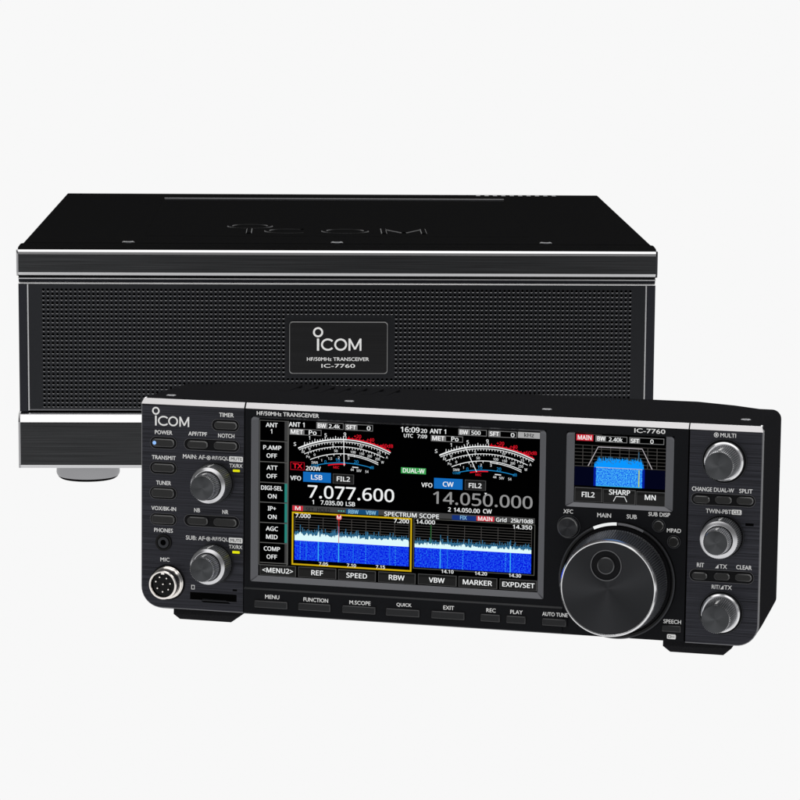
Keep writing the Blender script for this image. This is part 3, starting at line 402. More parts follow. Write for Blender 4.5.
    'R': (499, "236,573 301,568 353,555 393,532 422,500 439,460 444,410 440,368 427,334 408,306 385,285 358,269 330,257 487,0 403,0 264,237 150,237 150,0 78,0 78,573 232,510 150,510 150,298 236,298 296,304 338,325 362,359 370,407 366,440 355,467 336,486 310,500 275,507", "18,21,19 21,0,19 21,1,0 21,2,1 21,3,2 21,20,3 20,4,3 18,22,21 32,4,20 31,4,32 31,5,4 30,5,31 29,5,30 28,5,29 28,6,5 27,6,28 27,7,6 26,7,27 26,8,7 25,8,26 25,9,8 24,9,25 24,10,9 23,10,24 18,16,22 16,23,22 16,10,23 16,11,10 16,12,11 16,15,12 15,13,12 18,17,16 14,13,15"),
    'S': (440, "403,153 396,106 378,66 348,35 307,11 257,-3 198,-8 167,-7 137,-5 109,-1 83,4 61,11 41,19 41,88 73,76 113,65 156,57 201,55 240,57 273,66 298,79 316,98 327,120 330,147 327,173 318,194 302,213 277,230 242,247 196,265 161,279 131,294 106,311 85,330 69,351 57,375 50,403 48,435 54,477 71,513 99,542 136,563 180,576 231,581 276,578 318,572 355,562 389,549 366,487 336,499 302,508 266,515 229,517 196,515 169,507 148,494 133,478 124,457 121,434 124,407 133,386 149,367 172,351 204,335 246,318 293,299 332,279 362,255 385,228 398,194", "42,44,43 42,45,44 41,45,42 41,46,45 40,46,41 40,47,46 40,51,47 51,50,47 50,49,47 49,48,47 39,52,40 52,51,40 39,53,52 39,54,53 38,54,39 38,55,54 38,56,55 38,57,56 37,57,38 37,58,57 36,58,37 36,59,58 36,60,59 35,60,36 35,61,60 34,61,35 34,62,61 34,63,62 33,63,34 33,64,63 32,64,33 32,65,64 31,65,32 31,66,65 30,66,31 29,66,30 29,67,66 28,67,29 28,68,67 27,68,28 26,68,27 26,69,68 25,69,26 25,0,69 24,0,25 23,0,24 23,1,0 22,1,23 21,1,22 21,2,1 20,2,21 12,14,13 19,2,20 12,15,14 19,3,2 18,3,19 12,16,15 17,3,18 12,17,16 12,3,17 12,4,3 11,4,12 11,5,4 10,5,11 9,5,10 8,5,9 8,6,5 7,6,8"),
    'T': (446, "259,0 187,0 187,509 8,509 8,573 437,573 437,509 259,509", "3,5,4 3,6,5 2,6,3 1,7,2 7,6,2 1,0,7"),
    'U': (586, "513,202 507,146 489,95 459,52 416,20 360,-1 290,-8 196,7 128,50 86,118 72,204 72,573 144,573 144,201 154,139 182,93 228,64 294,55 342,59 379,73 407,96 427,126 438,161 442,202 442,573 513,573", "10,12,11 10,13,12 23,25,24 23,0,25 9,13,10 22,0,23 22,1,0 9,14,13 21,1,22 21,2,1 9,15,14 20,2,21 8,15,9 19,2,20 19,3,2 8,16,15 18,3,19 8,17,16 17,3,18 8,3,17 8,4,3 7,4,8 7,5,4 6,5,7"),
    'V': (481, "481,573 277,0 204,0 0,573 75,573 204,205 213,182 220,160 226,139 231,119 236,100 241,80 245,100 250,119 255,140 262,161 269,183 277,207 405,573", "2,4,3 2,5,4 17,0,18 17,1,0 16,1,17 2,6,5 15,1,16 2,7,6 14,1,15 2,8,7 13,1,14 2,9,8 12,1,13 2,10,9 11,1,12 2,11,10 2,1,11"),
    'W': (746, "735,573 583,0 510,0 399,375 394,392 389,410 384,427 380,443 376,458 373,471 371,481 370,488 369,481 367,471 364,458 361,443 357,427 352,409 348,391 342,373 234,0 161,0 10,573 85,573 174,223 179,205 183,186 187,169 190,151 194,134 196,118 199,102 201,87 204,103 206,119 210,137 213,154 218,173 222,191 227,209 232,227 333,573 407,573 512,225 518,206 523,187 527,169 532,151 535,133 538,117 541,101 544,87 547,107 550,129 555,151 560,175 566,199 572,224 660,573", "21,23,22 21,24,23 40,42,41 40,11,42 11,43,42 57,0,58 57,1,0 40,12,11 10,43,11 40,13,12 9,43,10 40,14,13 8,43,9 40,15,14 7,43,8 40,16,15 6,43,7 5,43,6 40,17,16 4,43,5 40,18,17 3,43,4 40,19,18 2,43,3 40,20,19 39,20,40 2,44,43 56,1,57 21,25,24 38,20,39 2,45,44 21,26,25 55,1,56 37,20,38 2,46,45 21,27,26 54,1,55 36,20,37 2,47,46 21,28,27 35,20,36 53,1,54 21,29,28 2,48,47 34,20,35 21,30,29 2,49,48 52,1,53 33,20,34 21,31,30 2,50,49 51,1,52 32,20,33 21,32,31 2,51,50 21,20,32 2,1,51"),
    'X': (470, "467,0 385,0 233,249 79,0 3,0 193,298 15,573 95,573 236,348 377,573 453,573 276,300", "5,7,6 5,8,7 8,10,9 8,11,10 5,11,8 5,0,11 4,2,5 2,0,5 4,3,2 1,0,2"),
    'd': (493, "221,-8 148,6 92,48 56,117 44,214 56,311 93,381 149,424 221,438 253,436 280,429 303,420 323,407 340,391 354,374 359,374 358,387 356,405 355,424 354,438 354,609 425,609 425,0 368,0 358,58 354,58 340,40 323,24 303,11 279,1 252,-6 232,51 290,60 328,88 348,135 355,200 355,213 349,284 329,336 291,369 231,379 181,368 146,334 124,281 117,213 124,144 146,93 181,61", "19,21,20 19,22,21 7,9,8 18,22,19 7,10,9 7,11,10 6,11,7 17,22,18 6,12,11 6,13,12 16,22,17 6,40,13 40,14,13 15,22,16 5,41,6 41,40,6 39,14,40 39,15,14 39,38,15 38,37,15 37,22,15 5,42,41 5,43,42 4,43,5 36,22,37 4,44,43 3,44,4 35,22,36 3,45,44 34,22,35 3,46,45 33,22,34 2,46,3 2,47,46 32,24,33 24,22,33 2,31,47 31,25,32 25,24,32 31,26,25 23,22,24 2,26,31 1,26,2 1,27,26 1,28,27 1,29,28 0,29,1 0,30,29"),
    'i': (207, "104,591 119,588 133,580 142,566 145,546 142,526 133,512 119,504 104,501 88,504 75,512 66,526 63,546 66,566 75,580 88,588 139,430 139,0 68,0 68,430", "18,16,19 18,17,16 15,1,0 14,1,15 14,2,1 13,2,14 13,3,2 12,3,13 12,4,3 11,4,12 11,5,4 10,5,11 10,6,5 9,6,10 9,7,6 8,7,9"),
    'k': (428, "138,291 138,276 137,257 136,238 135,221 138,221 144,229 152,240 162,252 172,264 181,276 189,285 326,430 409,430 235,246 421,0 336,0 187,200 138,158 138,0 68,0 68,609 138,609", "20,22,21 20,0,22 11,13,12 11,14,13 20,1,0 10,14,11 20,2,1 9,14,10 8,14,9 20,3,2 7,14,8 7,15,14 6,17,7 17,15,7 20,4,3 5,17,6 20,5,4 20,18,5 18,17,5 16,15,17 20,19,18"),
    'o': (485, "442,216 438,165 428,121 411,82 388,51 359,25 324,7 285,-4 241,-8 200,-4 163,7 129,25 100,51 77,82 59,121 48,165 44,216 50,282 68,336 97,380 137,412 186,431 244,438 299,431 347,412 387,380 417,336 436,282 117,216 120,169 130,128 147,95 172,71 203,56 243,51 282,56 314,71 339,95 356,128 366,169 369,216 365,263 355,303 338,335 314,359 282,374 242,379 185,368 147,335 124,284", "21,23,22 20,23,21 20,24,23 19,24,20 19,25,24 18,47,19 47,46,19 46,25,19 46,45,25 45,26,25 44,26,45 18,48,47 43,26,44 17,48,18 43,27,26 17,49,48 42,27,43 41,27,42 17,28,49 16,28,17 41,0,27 40,0,41 15,28,16 15,29,28 39,0,40 39,1,0 15,30,29 38,1,39 14,30,15 38,2,1 14,31,30 37,2,38 13,31,14 37,3,2 13,32,31 36,3,37 12,32,13 36,4,3 12,33,32 35,4,36 12,34,33 34,4,35 11,34,12 11,4,34 11,5,4 10,5,11 10,6,5 9,6,10 9,7,6 8,7,9"),
    'r': (331, "269,438 281,438 295,437 308,435 319,433 310,368 299,370 287,372 275,373 264,374 240,371 217,363 195,351 176,334 161,313 149,289 141,261 139,229 139,0 68,0 68,430 126,430 134,351 137,351 152,374 170,395 191,413 214,426 240,435", "28,1,0 28,2,1 28,3,2 28,4,3 27,4,28 27,5,4 19,21,20 19,22,21 26,5,27 25,6,26 6,5,26 24,9,25 9,8,25 8,7,25 7,6,25 23,10,24 10,9,24 23,11,10 23,12,11 19,23,22 19,15,23 15,14,23 14,13,23 13,12,23 19,16,15 19,17,16 19,18,17"),
    'z': (377, "346,0 31,0 31,47 262,375 45,375 45,430 340,430 340,377 112,55 346,55", "4,6,5 4,7,6 4,3,7 3,8,7 2,8,3 2,9,8 2,0,9 1,0,2"),
}
pm('logo_edge', (0.012, 0.012, 0.013), 0.45, 0.2, 0.25)
pm('hole_edge', (0.22, 0.22, 0.23), 0.3, 0.95, 0.5)
pm('plate_rim', (0.25, 0.25, 0.25), 0.3, 1.0, 0.5); pm('plate_black', (0.010, 0.010, 0.011), 0.45, 0.4, 0.3, brush=0.2)

# ================================================================== the large unit behind (mm: x right, y back, z up)
deck = thing('radio_deck', 'large wide black radio unit with a perforated front grille and silver edged bars, standing behind', 'radio unit', (0, 0, 0))
DB = lambda mb, n, p=deck, **k: mb.build(n, p, **k)
# case: sheet-metal body and cover with a chamfered front edge
mb = MB()
L = lambda y, x, z0, z1, c: [(q[0], y, q[1]) for q in rbox(-x, x, z0, z1, 1, 1, c, c, 3)]
mb.rings([L(12, 207.5, 16, 157.0, 3), L(12.1, 209, 14, 161.5, 1.2), L(388.5, 209, 14, 161.5, 1.2)], 'cover_black', 'deep_black', 'cover_black')
mb.rings([L(1.8, 211.6, 140, 158.0, 1), L(3.5, 211.6, 140, 160.2, 1.5), L(7.5, 210.6, 140, 161.45, 1.2), L(9.5, 209.2, 140, 161.45, 1.2)], 'cover_black', 'cover_black')
case = DB(mb, 'case')
# shallow raised cover plate on the roof, with slim bright rear lip
mb = MB()
def topplate(x0, x1, y0, y1, z, h, c, m, me=None):
    lo = lambda d, zz: [(x0 + d, y0 + d, zz), (x1 - d, y0 + d, zz), (x1 - d, y1 - d, zz), (x0 + d, y1 - d, zz)]
    mb.rings([lo(0, z), lo(c, z + h)], me or m, None, m)
topplate(-131, 131, 57, 331, 161.48, 0.35, 0.5, 'cover_black')
DB(mb, 'cover_plate')
mb = MB(); mb.box(-130, 131, 331.2, 334.5, 161.4, 163.1, 'edge_grey', 0.4); DB(mb, 'cover_lip')
# debossed-look maker's mark on the cover, seen at a grazing angle
mb = MB()
def rib(pts, t, z, h, m='cover_black'):
    c = 0.5
    for a, b in zip(pts, pts[1:]):
        dx, dy = b[0] - a[0], b[1] - a[1]; l = math.hypot(dx, dy) or 1; nx, ny = -dy / l, dx / l
        q = lambda p, s_, zz: (p[0] + nx * s_, p[1] + ny * s_, zz)
        mb.poly([q(a, t / 2, z), q(b, t / 2, z), q(b, t / 2 - c, z + h), q(a, t / 2 - c, z + h)], 'logo_edge')
        mb.poly([q(a, -t / 2, z), q(b, -t / 2, z), q(b, -t / 2 + c, z + h), q(a, -t / 2 + c, z + h)], 'logo_edge')
        mb.poly([q(a, t / 2 - c, z + h), q(b, t / 2 - c, z + h), q(b, -t / 2 + c, z + h), q(a, -t / 2 + c, z + h)], m)
zt = 161.85
rib([(x, y) for x, y in circle(-60.5, 124, 14, 40)] + [circle(-60.5, 124, 14, 40)[0]], 4, zt, 0.55)
rib([(-60.5, 74), (-60.5, 107)], 4, zt, 0.55)
rib(arc(-33.7, 91, 14.5, 48, 312, 30), 4, zt, 0.55); rib(arc(5.7, 91, 14.5, 0, 360, 40), 4, zt, 0.55)
rib([(32.4, 74), (32.4, 108)], 4, zt, 0.55); rib([(59.8, 74), (59.8, 108)], 4, zt, 0.55); rib([(33, 107), (46, 80), (59, 107)], 4, zt + 0.01, 0.5)
DB(mb, 'embossed_mark')
# screws along the front of the cover, vent louvres at its rear
for X, Y in ((-139.4, 10.8 + 4), (-0.6, 16), (139, 17.5)):
    mb = MB(); n = 20; rg = lambda r, z: [(X + r * math.cos(2 * math.pi * i / n), Y + r * math.sin(2 * math.pi * i / n), z) for i in range(n)]
    mb.rings([rg(4.2, 161.4), rg(4.0, 162.0), rg(2.6, 162.5)], 'rim_dark', None, 'body_black'); DB(mb, 'screw')
for i in range(10):
    mb = MB(); x = 112 + i * 6.6; mb.box(x, x + 3.2, 372, 380, 161.4, 162.1, 'rim_dark', 0.3); DB(mb, 'vent_louvre')
# front bars: profile (y, z) swept along x with chamfered silver ends
def bar(name, prof, mats, xw=212.5):
    mb = MB(); rs = []
    for x, d in ((-xw, 1.3), (-xw + 1.3, 0), (xw - 1.3, 0), (xw, 1.3)):
        rs.append([(x, max(y, d if d else -9), z) for y, z in prof])
    i0 = len(mb.v); n = len(prof)
    for r in rs: mb.v += r
    for k in range(3):
        for j in range(n):
            a = i0 + k * n + j; b = i0 + k * n + (j + 1) % n
            mb.f.append((a, b, b + n, a + n)); mb.m.append(mb.mi(mats[j] if k == 1 else (('silver_side' if k == 0 else 'rim_dark') if j < n - 1 else 'cover_black')))
    mb.f.append(tuple(range(i0, i0 + n))); mb.m.append(mb.mi('cover_black')); mb.f.append(tuple(range(i0 + 3 * n, i0 + 4 * n))); mb.m.append(mb.mi('cover_black'))
    return DB(mb, name, smooth=False)
bar('upper_bar', [(12, 157.3), (1.6, 157.9), (0.7, 156.5), (0.3, 154.9), (0.6, 154.6), (0.6, 143.2), (0.2, 143.0), (2.2, 140.5), (12, 140.2)],
    ['cover_black', 'silver', 'silver_side', 'deep_black', 'bar_brushed', 'deep_black', 'silver_soft', 'deep_black', 'cover_black'])
bar('lower_bar', [(14, 48.4), (5.2, 48.2), (0.6, 42.5), (0.8, 42.0), (0.8, 13.9), (0.3, 13.7), (1.3, 11.5), (14, 11.5)],
    ['deep_black', 'silver', 'deep_black', 'bar_brushed', 'deep_black', 'silver_soft', 'cover_black', 'cover_black'])
mb = MB(); mb.box(-211.6, 211.6, 3.2, 9, 138.2, 139.1, 'silver_soft', 0.2); mb.box(-211.6, 211.6, 6, 9, 136.2, 140.3, 'grille_post'); DB(mb, 'trim_strip')
# grille: a punched sheet with real holes, 3 mm pitch
mb = MB()
PX, PZ = 3.0, 2.985; nx, nz = 131, 27
gx0, gz1 = -196.6, 132.3
xs = [gx0 + i * PX for i in range(nx + 1)]; zs = [gz1 - j * PZ for j in range(nz + 1)]
FY = 3.6
def hole(cx, cz):
    hx, hz = PX / 2, PZ / 2
    sq = [(cx + hx, cz), (cx + hx, cz + hz), (cx, cz + hz), (cx - hx, cz + hz), (cx - hx, cz), (cx - hx, cz - hz), (cx, cz - hz), (cx + hx, cz - hz)]
    o1 = [(cx + 1.0 * math.cos(R(a)), cz + 1.18 * math.sin(R(a))) for a in range(0, 360, 45)]
    o2 = [(cx + 0.9 * math.cos(R(a)), cz + 0.17 + 0.98 * math.sin(R(a))) for a in range(0, 360, 45)]
    mb.rings([[(x, FY, z) for x, z in sq], [(x, FY, z) for x, z in o1], [(x, FY + 0.2, z) for x, z in o2], [(x, FY + 1.4, z) for x, z in o2]], ['grille_dark', 'hole_edge', 'deep_black'])
bx0, bx1, bz0, bz1 = -35.5, 36.5, 72.0, 113.2
for i in range(nx):
    for j in range(nz):
        cx, cz = xs[i] + PX / 2, zs[j] - PZ / 2
        if bx0 < cx < bx1 and bz0 < cz < bz1: mb.rect(cx, cz, PX, PZ, FY, 'grille_dark')
        else: hole(cx, cz)
X0, X1, Z0, Z1 = -204.9, 204.9, 51.0, 135.0
mb.flat([(X0, Z0), (xs[0], Z0), (xs[0], Z1), (X0, Z1)], FY, 'grille_dark'); mb.flat([(xs[-1], Z0), (X1, Z0), (X1, Z1), (xs[-1], Z1)], FY, 'grille_dark')
mb.flat([(xs[0], Z0), (xs[-1], Z0), (xs[-1], zs[-1]), (xs[0], zs[-1])], FY, 'grille_dark'); mb.flat([(xs[0], zs[0]), (xs[-1], zs[0]), (xs[-1], Z1), (xs[0], Z1)], FY, 'grille_dark')
DB(mb, 'grille', smooth=False, recalc=False)
mb = MB(); mb.rect(0, 93, 408, 84, FY + 1.6, 'deep_black'); DB(mb, 'grille_backing')
mb = MB()
mb.poly([(-211.3, 3.0, 135.1), (211.3, 3.0, 135.1), (211.3, 3.8, 136.1), (-211.3, 3.8, 136.1)], 'silver')
mb.poly([(-211.3, 3.8, 136.1), (211.3, 3.8, 136.1), (211.3, 6, 136.2), (-211.3, 6, 136.2)], 'silver')
mb.box(-211.6, -205.9, 3.4, 10, 49.2, 135, 'grille_post', 0.4); mb.box(205.9, 211.6, 3.4, 10, 49.2, 135, 'grille_post', 0.4)
mb.box(-205.9, -205.0, 2.9, 8, 50, 134.9, 'silver_soft', 0.25); mb.box(205.0, 205.9, 2.9, 8, 50, 134.9, 'silver_soft', 0.25)
mb.box(-205, 205, 3.2, 8, 50.0, 50.9, 'edge_grey', 0.2); mb.box(-205, 205, 6, 9, 48, 50, 'deep_black')
DB(mb, 'grille_frame')
# nameplate
mb = MB(); lf = lambda d: rbox(-32.2 + d, 33.2 - d, 75.4 + d, 110.3 - d, 2, 2, 2, 2, 5)
mb.rings([[(x, 3.55, z) for x, z in lf(-0.2)], [(x, 2.2, z) for x, z in lf(0)], [(x, 2.0, z) for x, z in lf(0.35)], [(x, 2.25, z) for x, z in lf(0.5)]], ['rim_dark', 'plate_rim', 'plate_rim'], None, 'plate_black')
pl = DB(mb, 'nameplate')
mb = MB()
for t in T_DECK: mb.text(t[0], t[1], t[2], t[3], t[4] * (0.72 if 'HF' in t[0] else 0.75), 2.17, 'ink', 0.02)
maker_logo(mb, -13.1, 90.9, 8.2, 103.25, 3.4, (-11.1, -2.9, -2.3, 6.2, 7.2, 15.8), 1.25, 2.15, 'ink')
DB(mb, 'lettering', pl, recalc=False)
# feet
for X, Y in ((-168.5, 31), (168.5, 31), (-168.5, 355), (168.5, 355)):
    mb = MB(); n = 48
    rg = lambda r, z: [(X + r * math.cos(2 * math.pi * i / n), Y + r * math.sin(2 * math.pi * i / n), z) for i in range(n)]
    mb.rings([rg(20.8, 14.2), rg(21.0, 11.5), rg(21.4, 4.2), rg(21.1, 2.8), rg(20.5, 1.8), rg(20.0, 1.0), rg(18.6, 0.02)], ['chrome'] * 4 + ['deep_black'] * 2, 'chrome', 'deep_black'); DB(mb, 'foot')
pm('ledge_edge', (0.02, 0.021, 0.023), 0.4, 0.3, 0.4); pm('button_edge', (0.11, 0.11, 0.11), 0.35, 0.6, 0.5); pm('key_edge', (0.045, 0.045, 0.047), 0.35, 0.5, 0.5)
em('keytop', (26, 26, 26)); em('midblue', (30, 120, 235)); em('faintblue', (25, 75, 225)); em('greenline', (30, 110, 45)); em('pinkline', (200, 120, 140)); em('redm', (205, 45, 45)); em('green2', (90, 180, 160))

# ================================================================== the control head in front (mm in its own frame, panel face at y = 0)
ctl = thing('radio_control_head', 'smaller black control head with lit colour displays and a big tuning dial, in front', 'radio', (0.0503671, -0.4441773, 0.0059019))
ctl.rotation_euler = rot(-0.2916638, -0.0281290, -0.0021422).to_euler()
K = 0.00098366
def HB(mb, n, p=ctl, **k): return mb.build(n, p, scale=K, **k)
# body, lofted: full outline behind the panel, shallower underside and plan chamfers at the rear
mb = MB()
def sec(y, x, z0, z1, rb, rt): return [(q[0], y, q[1]) for q in rbox(-x, x, z0, z1, rb, rb, rt, rt, 8)]
mb.rings([sec(2.2, 168.6, 1.0, 113.5, 11.5, 1.5), sec(2.3, 169.6, 0.3, 116.3, 11.5, 1.6), sec(6, 169.9, 0.4, 116.9, 11.5, 3.2), sec(22, 170, 2.8, 117.0, 9, 4.0),
          sec(50, 170, 7.2, 117.0, 6, 4.5), sec(68, 169.9, 9.6, 116.8, 4.5, 5.0), sec(73, 168.6, 11.2, 115.6, 5, 5.5), sec(81, 148, 15, 116.4, 5, 5), sec(89, 126, 19, 116.6, 5, 5), sec(92, 122, 21, 113, 6, 6)],
         'body_black', 'body_black', 'body_black')
HB(mb, 'case')
# roof vents (left of centre) and roof screws
for i in range(7):
    mb = MB(); x = -108 + i * 9.5; mb.box(x, x + 5.5, 52, 80, 116.4, 117.12, 'body_black', 0.1, 'groove'); HB(mb, 'vent_slot')
for X, Y in ((-156.5, 10.5), (-58, 20), (50.5, 24), (158, 19)):
    mb = MB(); n = 20; rg = lambda r, z: [(X + r * math.cos(2 * math.pi * i / n), Y + r * math.sin(2 * math.pi * i / n), z) for i in range(n)]
    mb.rings([rg(2.8, 116.6), rg(2.6, 117.3), rg(1.5, 117.6)], 'edge_grey', None, 'groove'); HB(mb, 'screw')
# silver strip along the top, in three lengths
for x0, x1 in ((-170, -111.3), (-110.4, 131.0), (131.7, 170)):
    mb = MB(); e0 = 1.0 if x0 < -169 else 0; e1 = 1.0 if x1 > 169 else 0
    P = lambda x, e: [(x, -0.05, 113.35), (x + e, 1.8, 116.2), (x + e, 4.5, 116.5), (x, 4.5, 113.2)]
    mb.rings([P(x0, e0), P(x1, -e1)], 'strip_silver', 'rim_dark', 'rim_dark'); HB(mb, 'trim_strip', smooth=False)
# three front panels
TOP = 113.2
lp = MB(); lp.plate(lambda d: rbox(-170 + d, -111.2 - d * .3, 0.9 + d, TOP, 11.5 - d, 0, 0, 0, 10), 0, 4, 0.45, 'panel_brushed', 'edge_grey'); lp = HB(lp, 'side_panel')
rp = MB(); rp.plate(lambda d: rbox(131.8 + d * .3, 170 - d, 0.4 + d, TOP, 0, 11.5 - d, 0, 0, 10), 0, 4, 0.45, 'panel_brushed', 'edge_grey'); rp = HB(rp, 'side_panel')
mb = MB(); gx = [-110.7, -106.9, 55.6, 66.7, 123.7, 131.1]; gz = [0.8, 19.0, 69.4, 109.15, TOP]
for i in range(5):
    for j in range(4):
        x0, x1, z0, z1 = gx[i], gx[i + 1], gz[j], gz[j + 1]
        if (i == 1 and j in (1, 2)) or (i == 3 and j == 2): continue
        mb.flat([(x0, z0), (x1, z0), (x1, z1), (x0, z1)], 0, 'panel_plain')
mb.rings([[(gx[0], 0, .8), (gx[-1], 0, .8), (gx[-1], 0, TOP), (gx[0], 0, TOP)], [(gx[0], 4, .8), (gx[-1], 4, .8), (gx[-1], 4, TOP), (gx[0], 4, TOP)]], 'panel_plain')
cp = HB(mb, 'centre_panel', smooth=False)
for x0, x1 in ((-111.3, -110.6), (131.0, 131.9)): mb = MB(); mb.box(x0, x1, 0.8, 4, 1, 113, 'deep_black'); HB(mb, 'panel_gap')
mb = MB(); mb.rings([[(-110.6, 0.05, 15.4), (66, 0.05, 15.4), (66, 0.05, 0.7), (-110.6, 0.05, 0.7)], [(-110.6, -0.9, 14.5), (66, -0.9, 14.5), (66, -0.9, 1.3), (-110.6, -0.9, 1.3)]], ['ledge_edge'], None, 'panel_plain')

HB(mb, 'key_ledge', smooth=False)
#
def printed(rows, parent, y, extra=None):
    mb = MB()
    for t in rows: mb.text(t[0], t[1], t[2], t[3], t[4], y, 'ink' if t[5] == 'ink' else 'dark_ink', 0.02)
    if extra: extra(mb)
    return HB(mb, 'lettering', parent, recalc=False, smooth=False)
def sym(mb, cx, cz, r):
    mb.stroke(circle(cx, cz, r - .2, 24) + [circle(cx, cz, r - .2, 24)[0]], 0.36, -0.07, 'ink'); mb.flat(circle(cx, cz, r * .42, 16), -0.07, 'ink')
def leftx(mb):
    maker_logo(mb, -161.62, 101.65, 5.45, 109.7, 2.15, (-160.4, -154.5, -154.5, -148.9, -148.1, -142.5), 0.82, -0.07, 'ink')
    for z in (85.3, 40.7):
        sym(mb, -131.3, z, 1.2); mb.rect(-133.3, z, .9, .34, -0.07, 'ink'); mb.rect(-129.4, z, .6, .34, -0.07, 'ink')
        mb.flat(rbox(-119.65, -111.8, z - 1.45, z + 1.45, .5, .5, .5, .5, 3), -0.04, 'ink')
    mb.outline(-140, 13.5, 1.9, 2.4, .3, -0.05, 'ink')
def rightx(mb):
    sym(mb, 145.6, 111.0, 1.3); mb.flat(rbox(154.6, 159.8, 69.65, 72.3, .5, .5, .5, .5, 3), -0.04, 'ink')
    for x, z in ((147.7, 42.0), (150.6, 31.05)): mb.flat([(x - 1, z - 1.1), (x + .8, z - 1.1), (x + .8, z + 1.1)], -0.06, 'ink')
def midx(mb):
    mb.flat(rbox(122.2, 126.9, 1.85, 4.4, .6, .6, .6, .6, 4), -0.05, 'ink')
    mb.outline(123.6, 3.1, 1.7, 1.2, .25, -0.07, 'dark_ink'); mb.rect(125.3, 3.1, 1.8, .3, -0.07, 'dark_ink')
ymid = [t for t in T_CENTER if t[2] > 12 or t[1] > 70]; yled = [t for t in T_CENTER if not (t[2] > 12 or t[1] > 70)]
printed(T_LEFT, lp, -0.07, leftx); printed(T_RIGHT, rp, -0.07, rightx); printed(ymid[:1], cp, -0.07, midx)
for t in ymid[1:]: printed([t], cp, -0.07)
for t in yled: printed([t], cp, -0.97)
# oval push buttons and their bezels
for n, cx, cz, w_, h_ in BEZ:
    mb = MB(); lo = lambda d: rbox(cx - w_ / 2 + d, cx + w_ / 2 - d, cz - h_ / 2 + d, cz + h_ / 2 - d, *([h_ / 2 - d - .01] * 4), 10)
    lift = lambda d, y: [(x, y, z) for x, z in lo(d)]
    mb.rings([lift(0, 0.0), lift(.15, -.42), lift(.38, -.42), lift(.6, -.08)], ['rim_dark', 'bezel_line', 'groove'], None, 'groove'); HB(mb, 'button_bezel')
for n, cx, cz, w_, h_ in BTN:
    w_ -= .5; h_ -= .5
    mb = MB(); lo = lambda d: rbox(cx - w_ / 2 + d, cx + w_ / 2 - d, cz - h_ / 2 + d, cz + h_ / 2 - d, *([min(2.0, h_ / 2) - d] * 4), 8)
    lift = lambda d, y: [(x, y, z) for x, z in lo(d)]
    mb.rings([lift(0, -0.05), lift(.05, -1.0), lift(.55, -1.5)], ['button_dark', 'button_edge'], None, 'button_dark'); b = HB(mb, 'push_button')
# square keys on the ledge
for n, cx, cz, w_, h_ in SQ:
    yb = -0.9 if n != 'speech' else 0.0
    mb = MB(); mb.rect(cx, cz, w_ + .6, h_ + .5, yb - .03, 'groove')
    lift = lambda d, y: [(x, y, z) for x, z in rbox(cx - w_ / 2 + .2 + d, cx + w_ / 2 - .2 - d, cz - h_ / 2 + .15 + d, cz + h_ / 2 - .15 - d, .3, .3, .3, .3, 2)]
    mb.rings([lift(0, yb - .02), lift(.02, yb - .7), lift(.4, yb - 1.1)], ['button_black', 'key_edge'], None, 'button_black'); HB(mb, 'square_key')
# little lamps and slots
def lamp(cx, cz, w_, h_, m):
    mb = MB(); lift = lambda d, y: [(x, y, z) for x, z in rbox(cx - w_ / 2 + d, cx + w_ / 2 - d, cz - h_ / 2 + d, cz + h_ / 2 - d, .3, .3, .3, .3, 3)]
    mb.rings([lift(0, -0.02), lift(.15, -.3)], m, None, m); HB(mb, 'indicator_lamp')
lamp(-115.5, 78.98, 3.98, 1.31, 'yellow_led'); lamp(-115.45, 34.22, 4.2, 1.4, 'yellow_led')
mb = MB(); mb.lathe(-161.94, 92.3, [(-1.5, 1.05), (-1.75, .8)], 'blue_led', 20, 'blue_led'); HB(mb, 'indicator_lamp')
mb = MB(); mb.rect(-128.3, 8.75, 26.7, 4.0, -0.03, 'deep_black'); mb.flat([(-136.5, 6.9), (-120, 6.9), (-118.5, 5.5), (-134, 5.5)], -0.035, 'deep_black')
mb.box(-134.5, -121, -0.25, -0.04, 6.6, 7.3, 'groove', 0.1, 'rim_dark'); mb.box(-141.6, -115, -0.3, -0.04, 6.45, 6.75, 'rim_dark'); HB(mb, 'card_slot')
mb = MB(); mb.rect(-116.0, 13.2, 2.5, 1.0, -0.03, 'deep_black'); HB(mb, 'microphone_hole')
mb = MB(); mb.rect(164.1, 64.8, 4.3, 1.4, -0.03, 'deep_black'); HB(mb, 'microphone_hole')
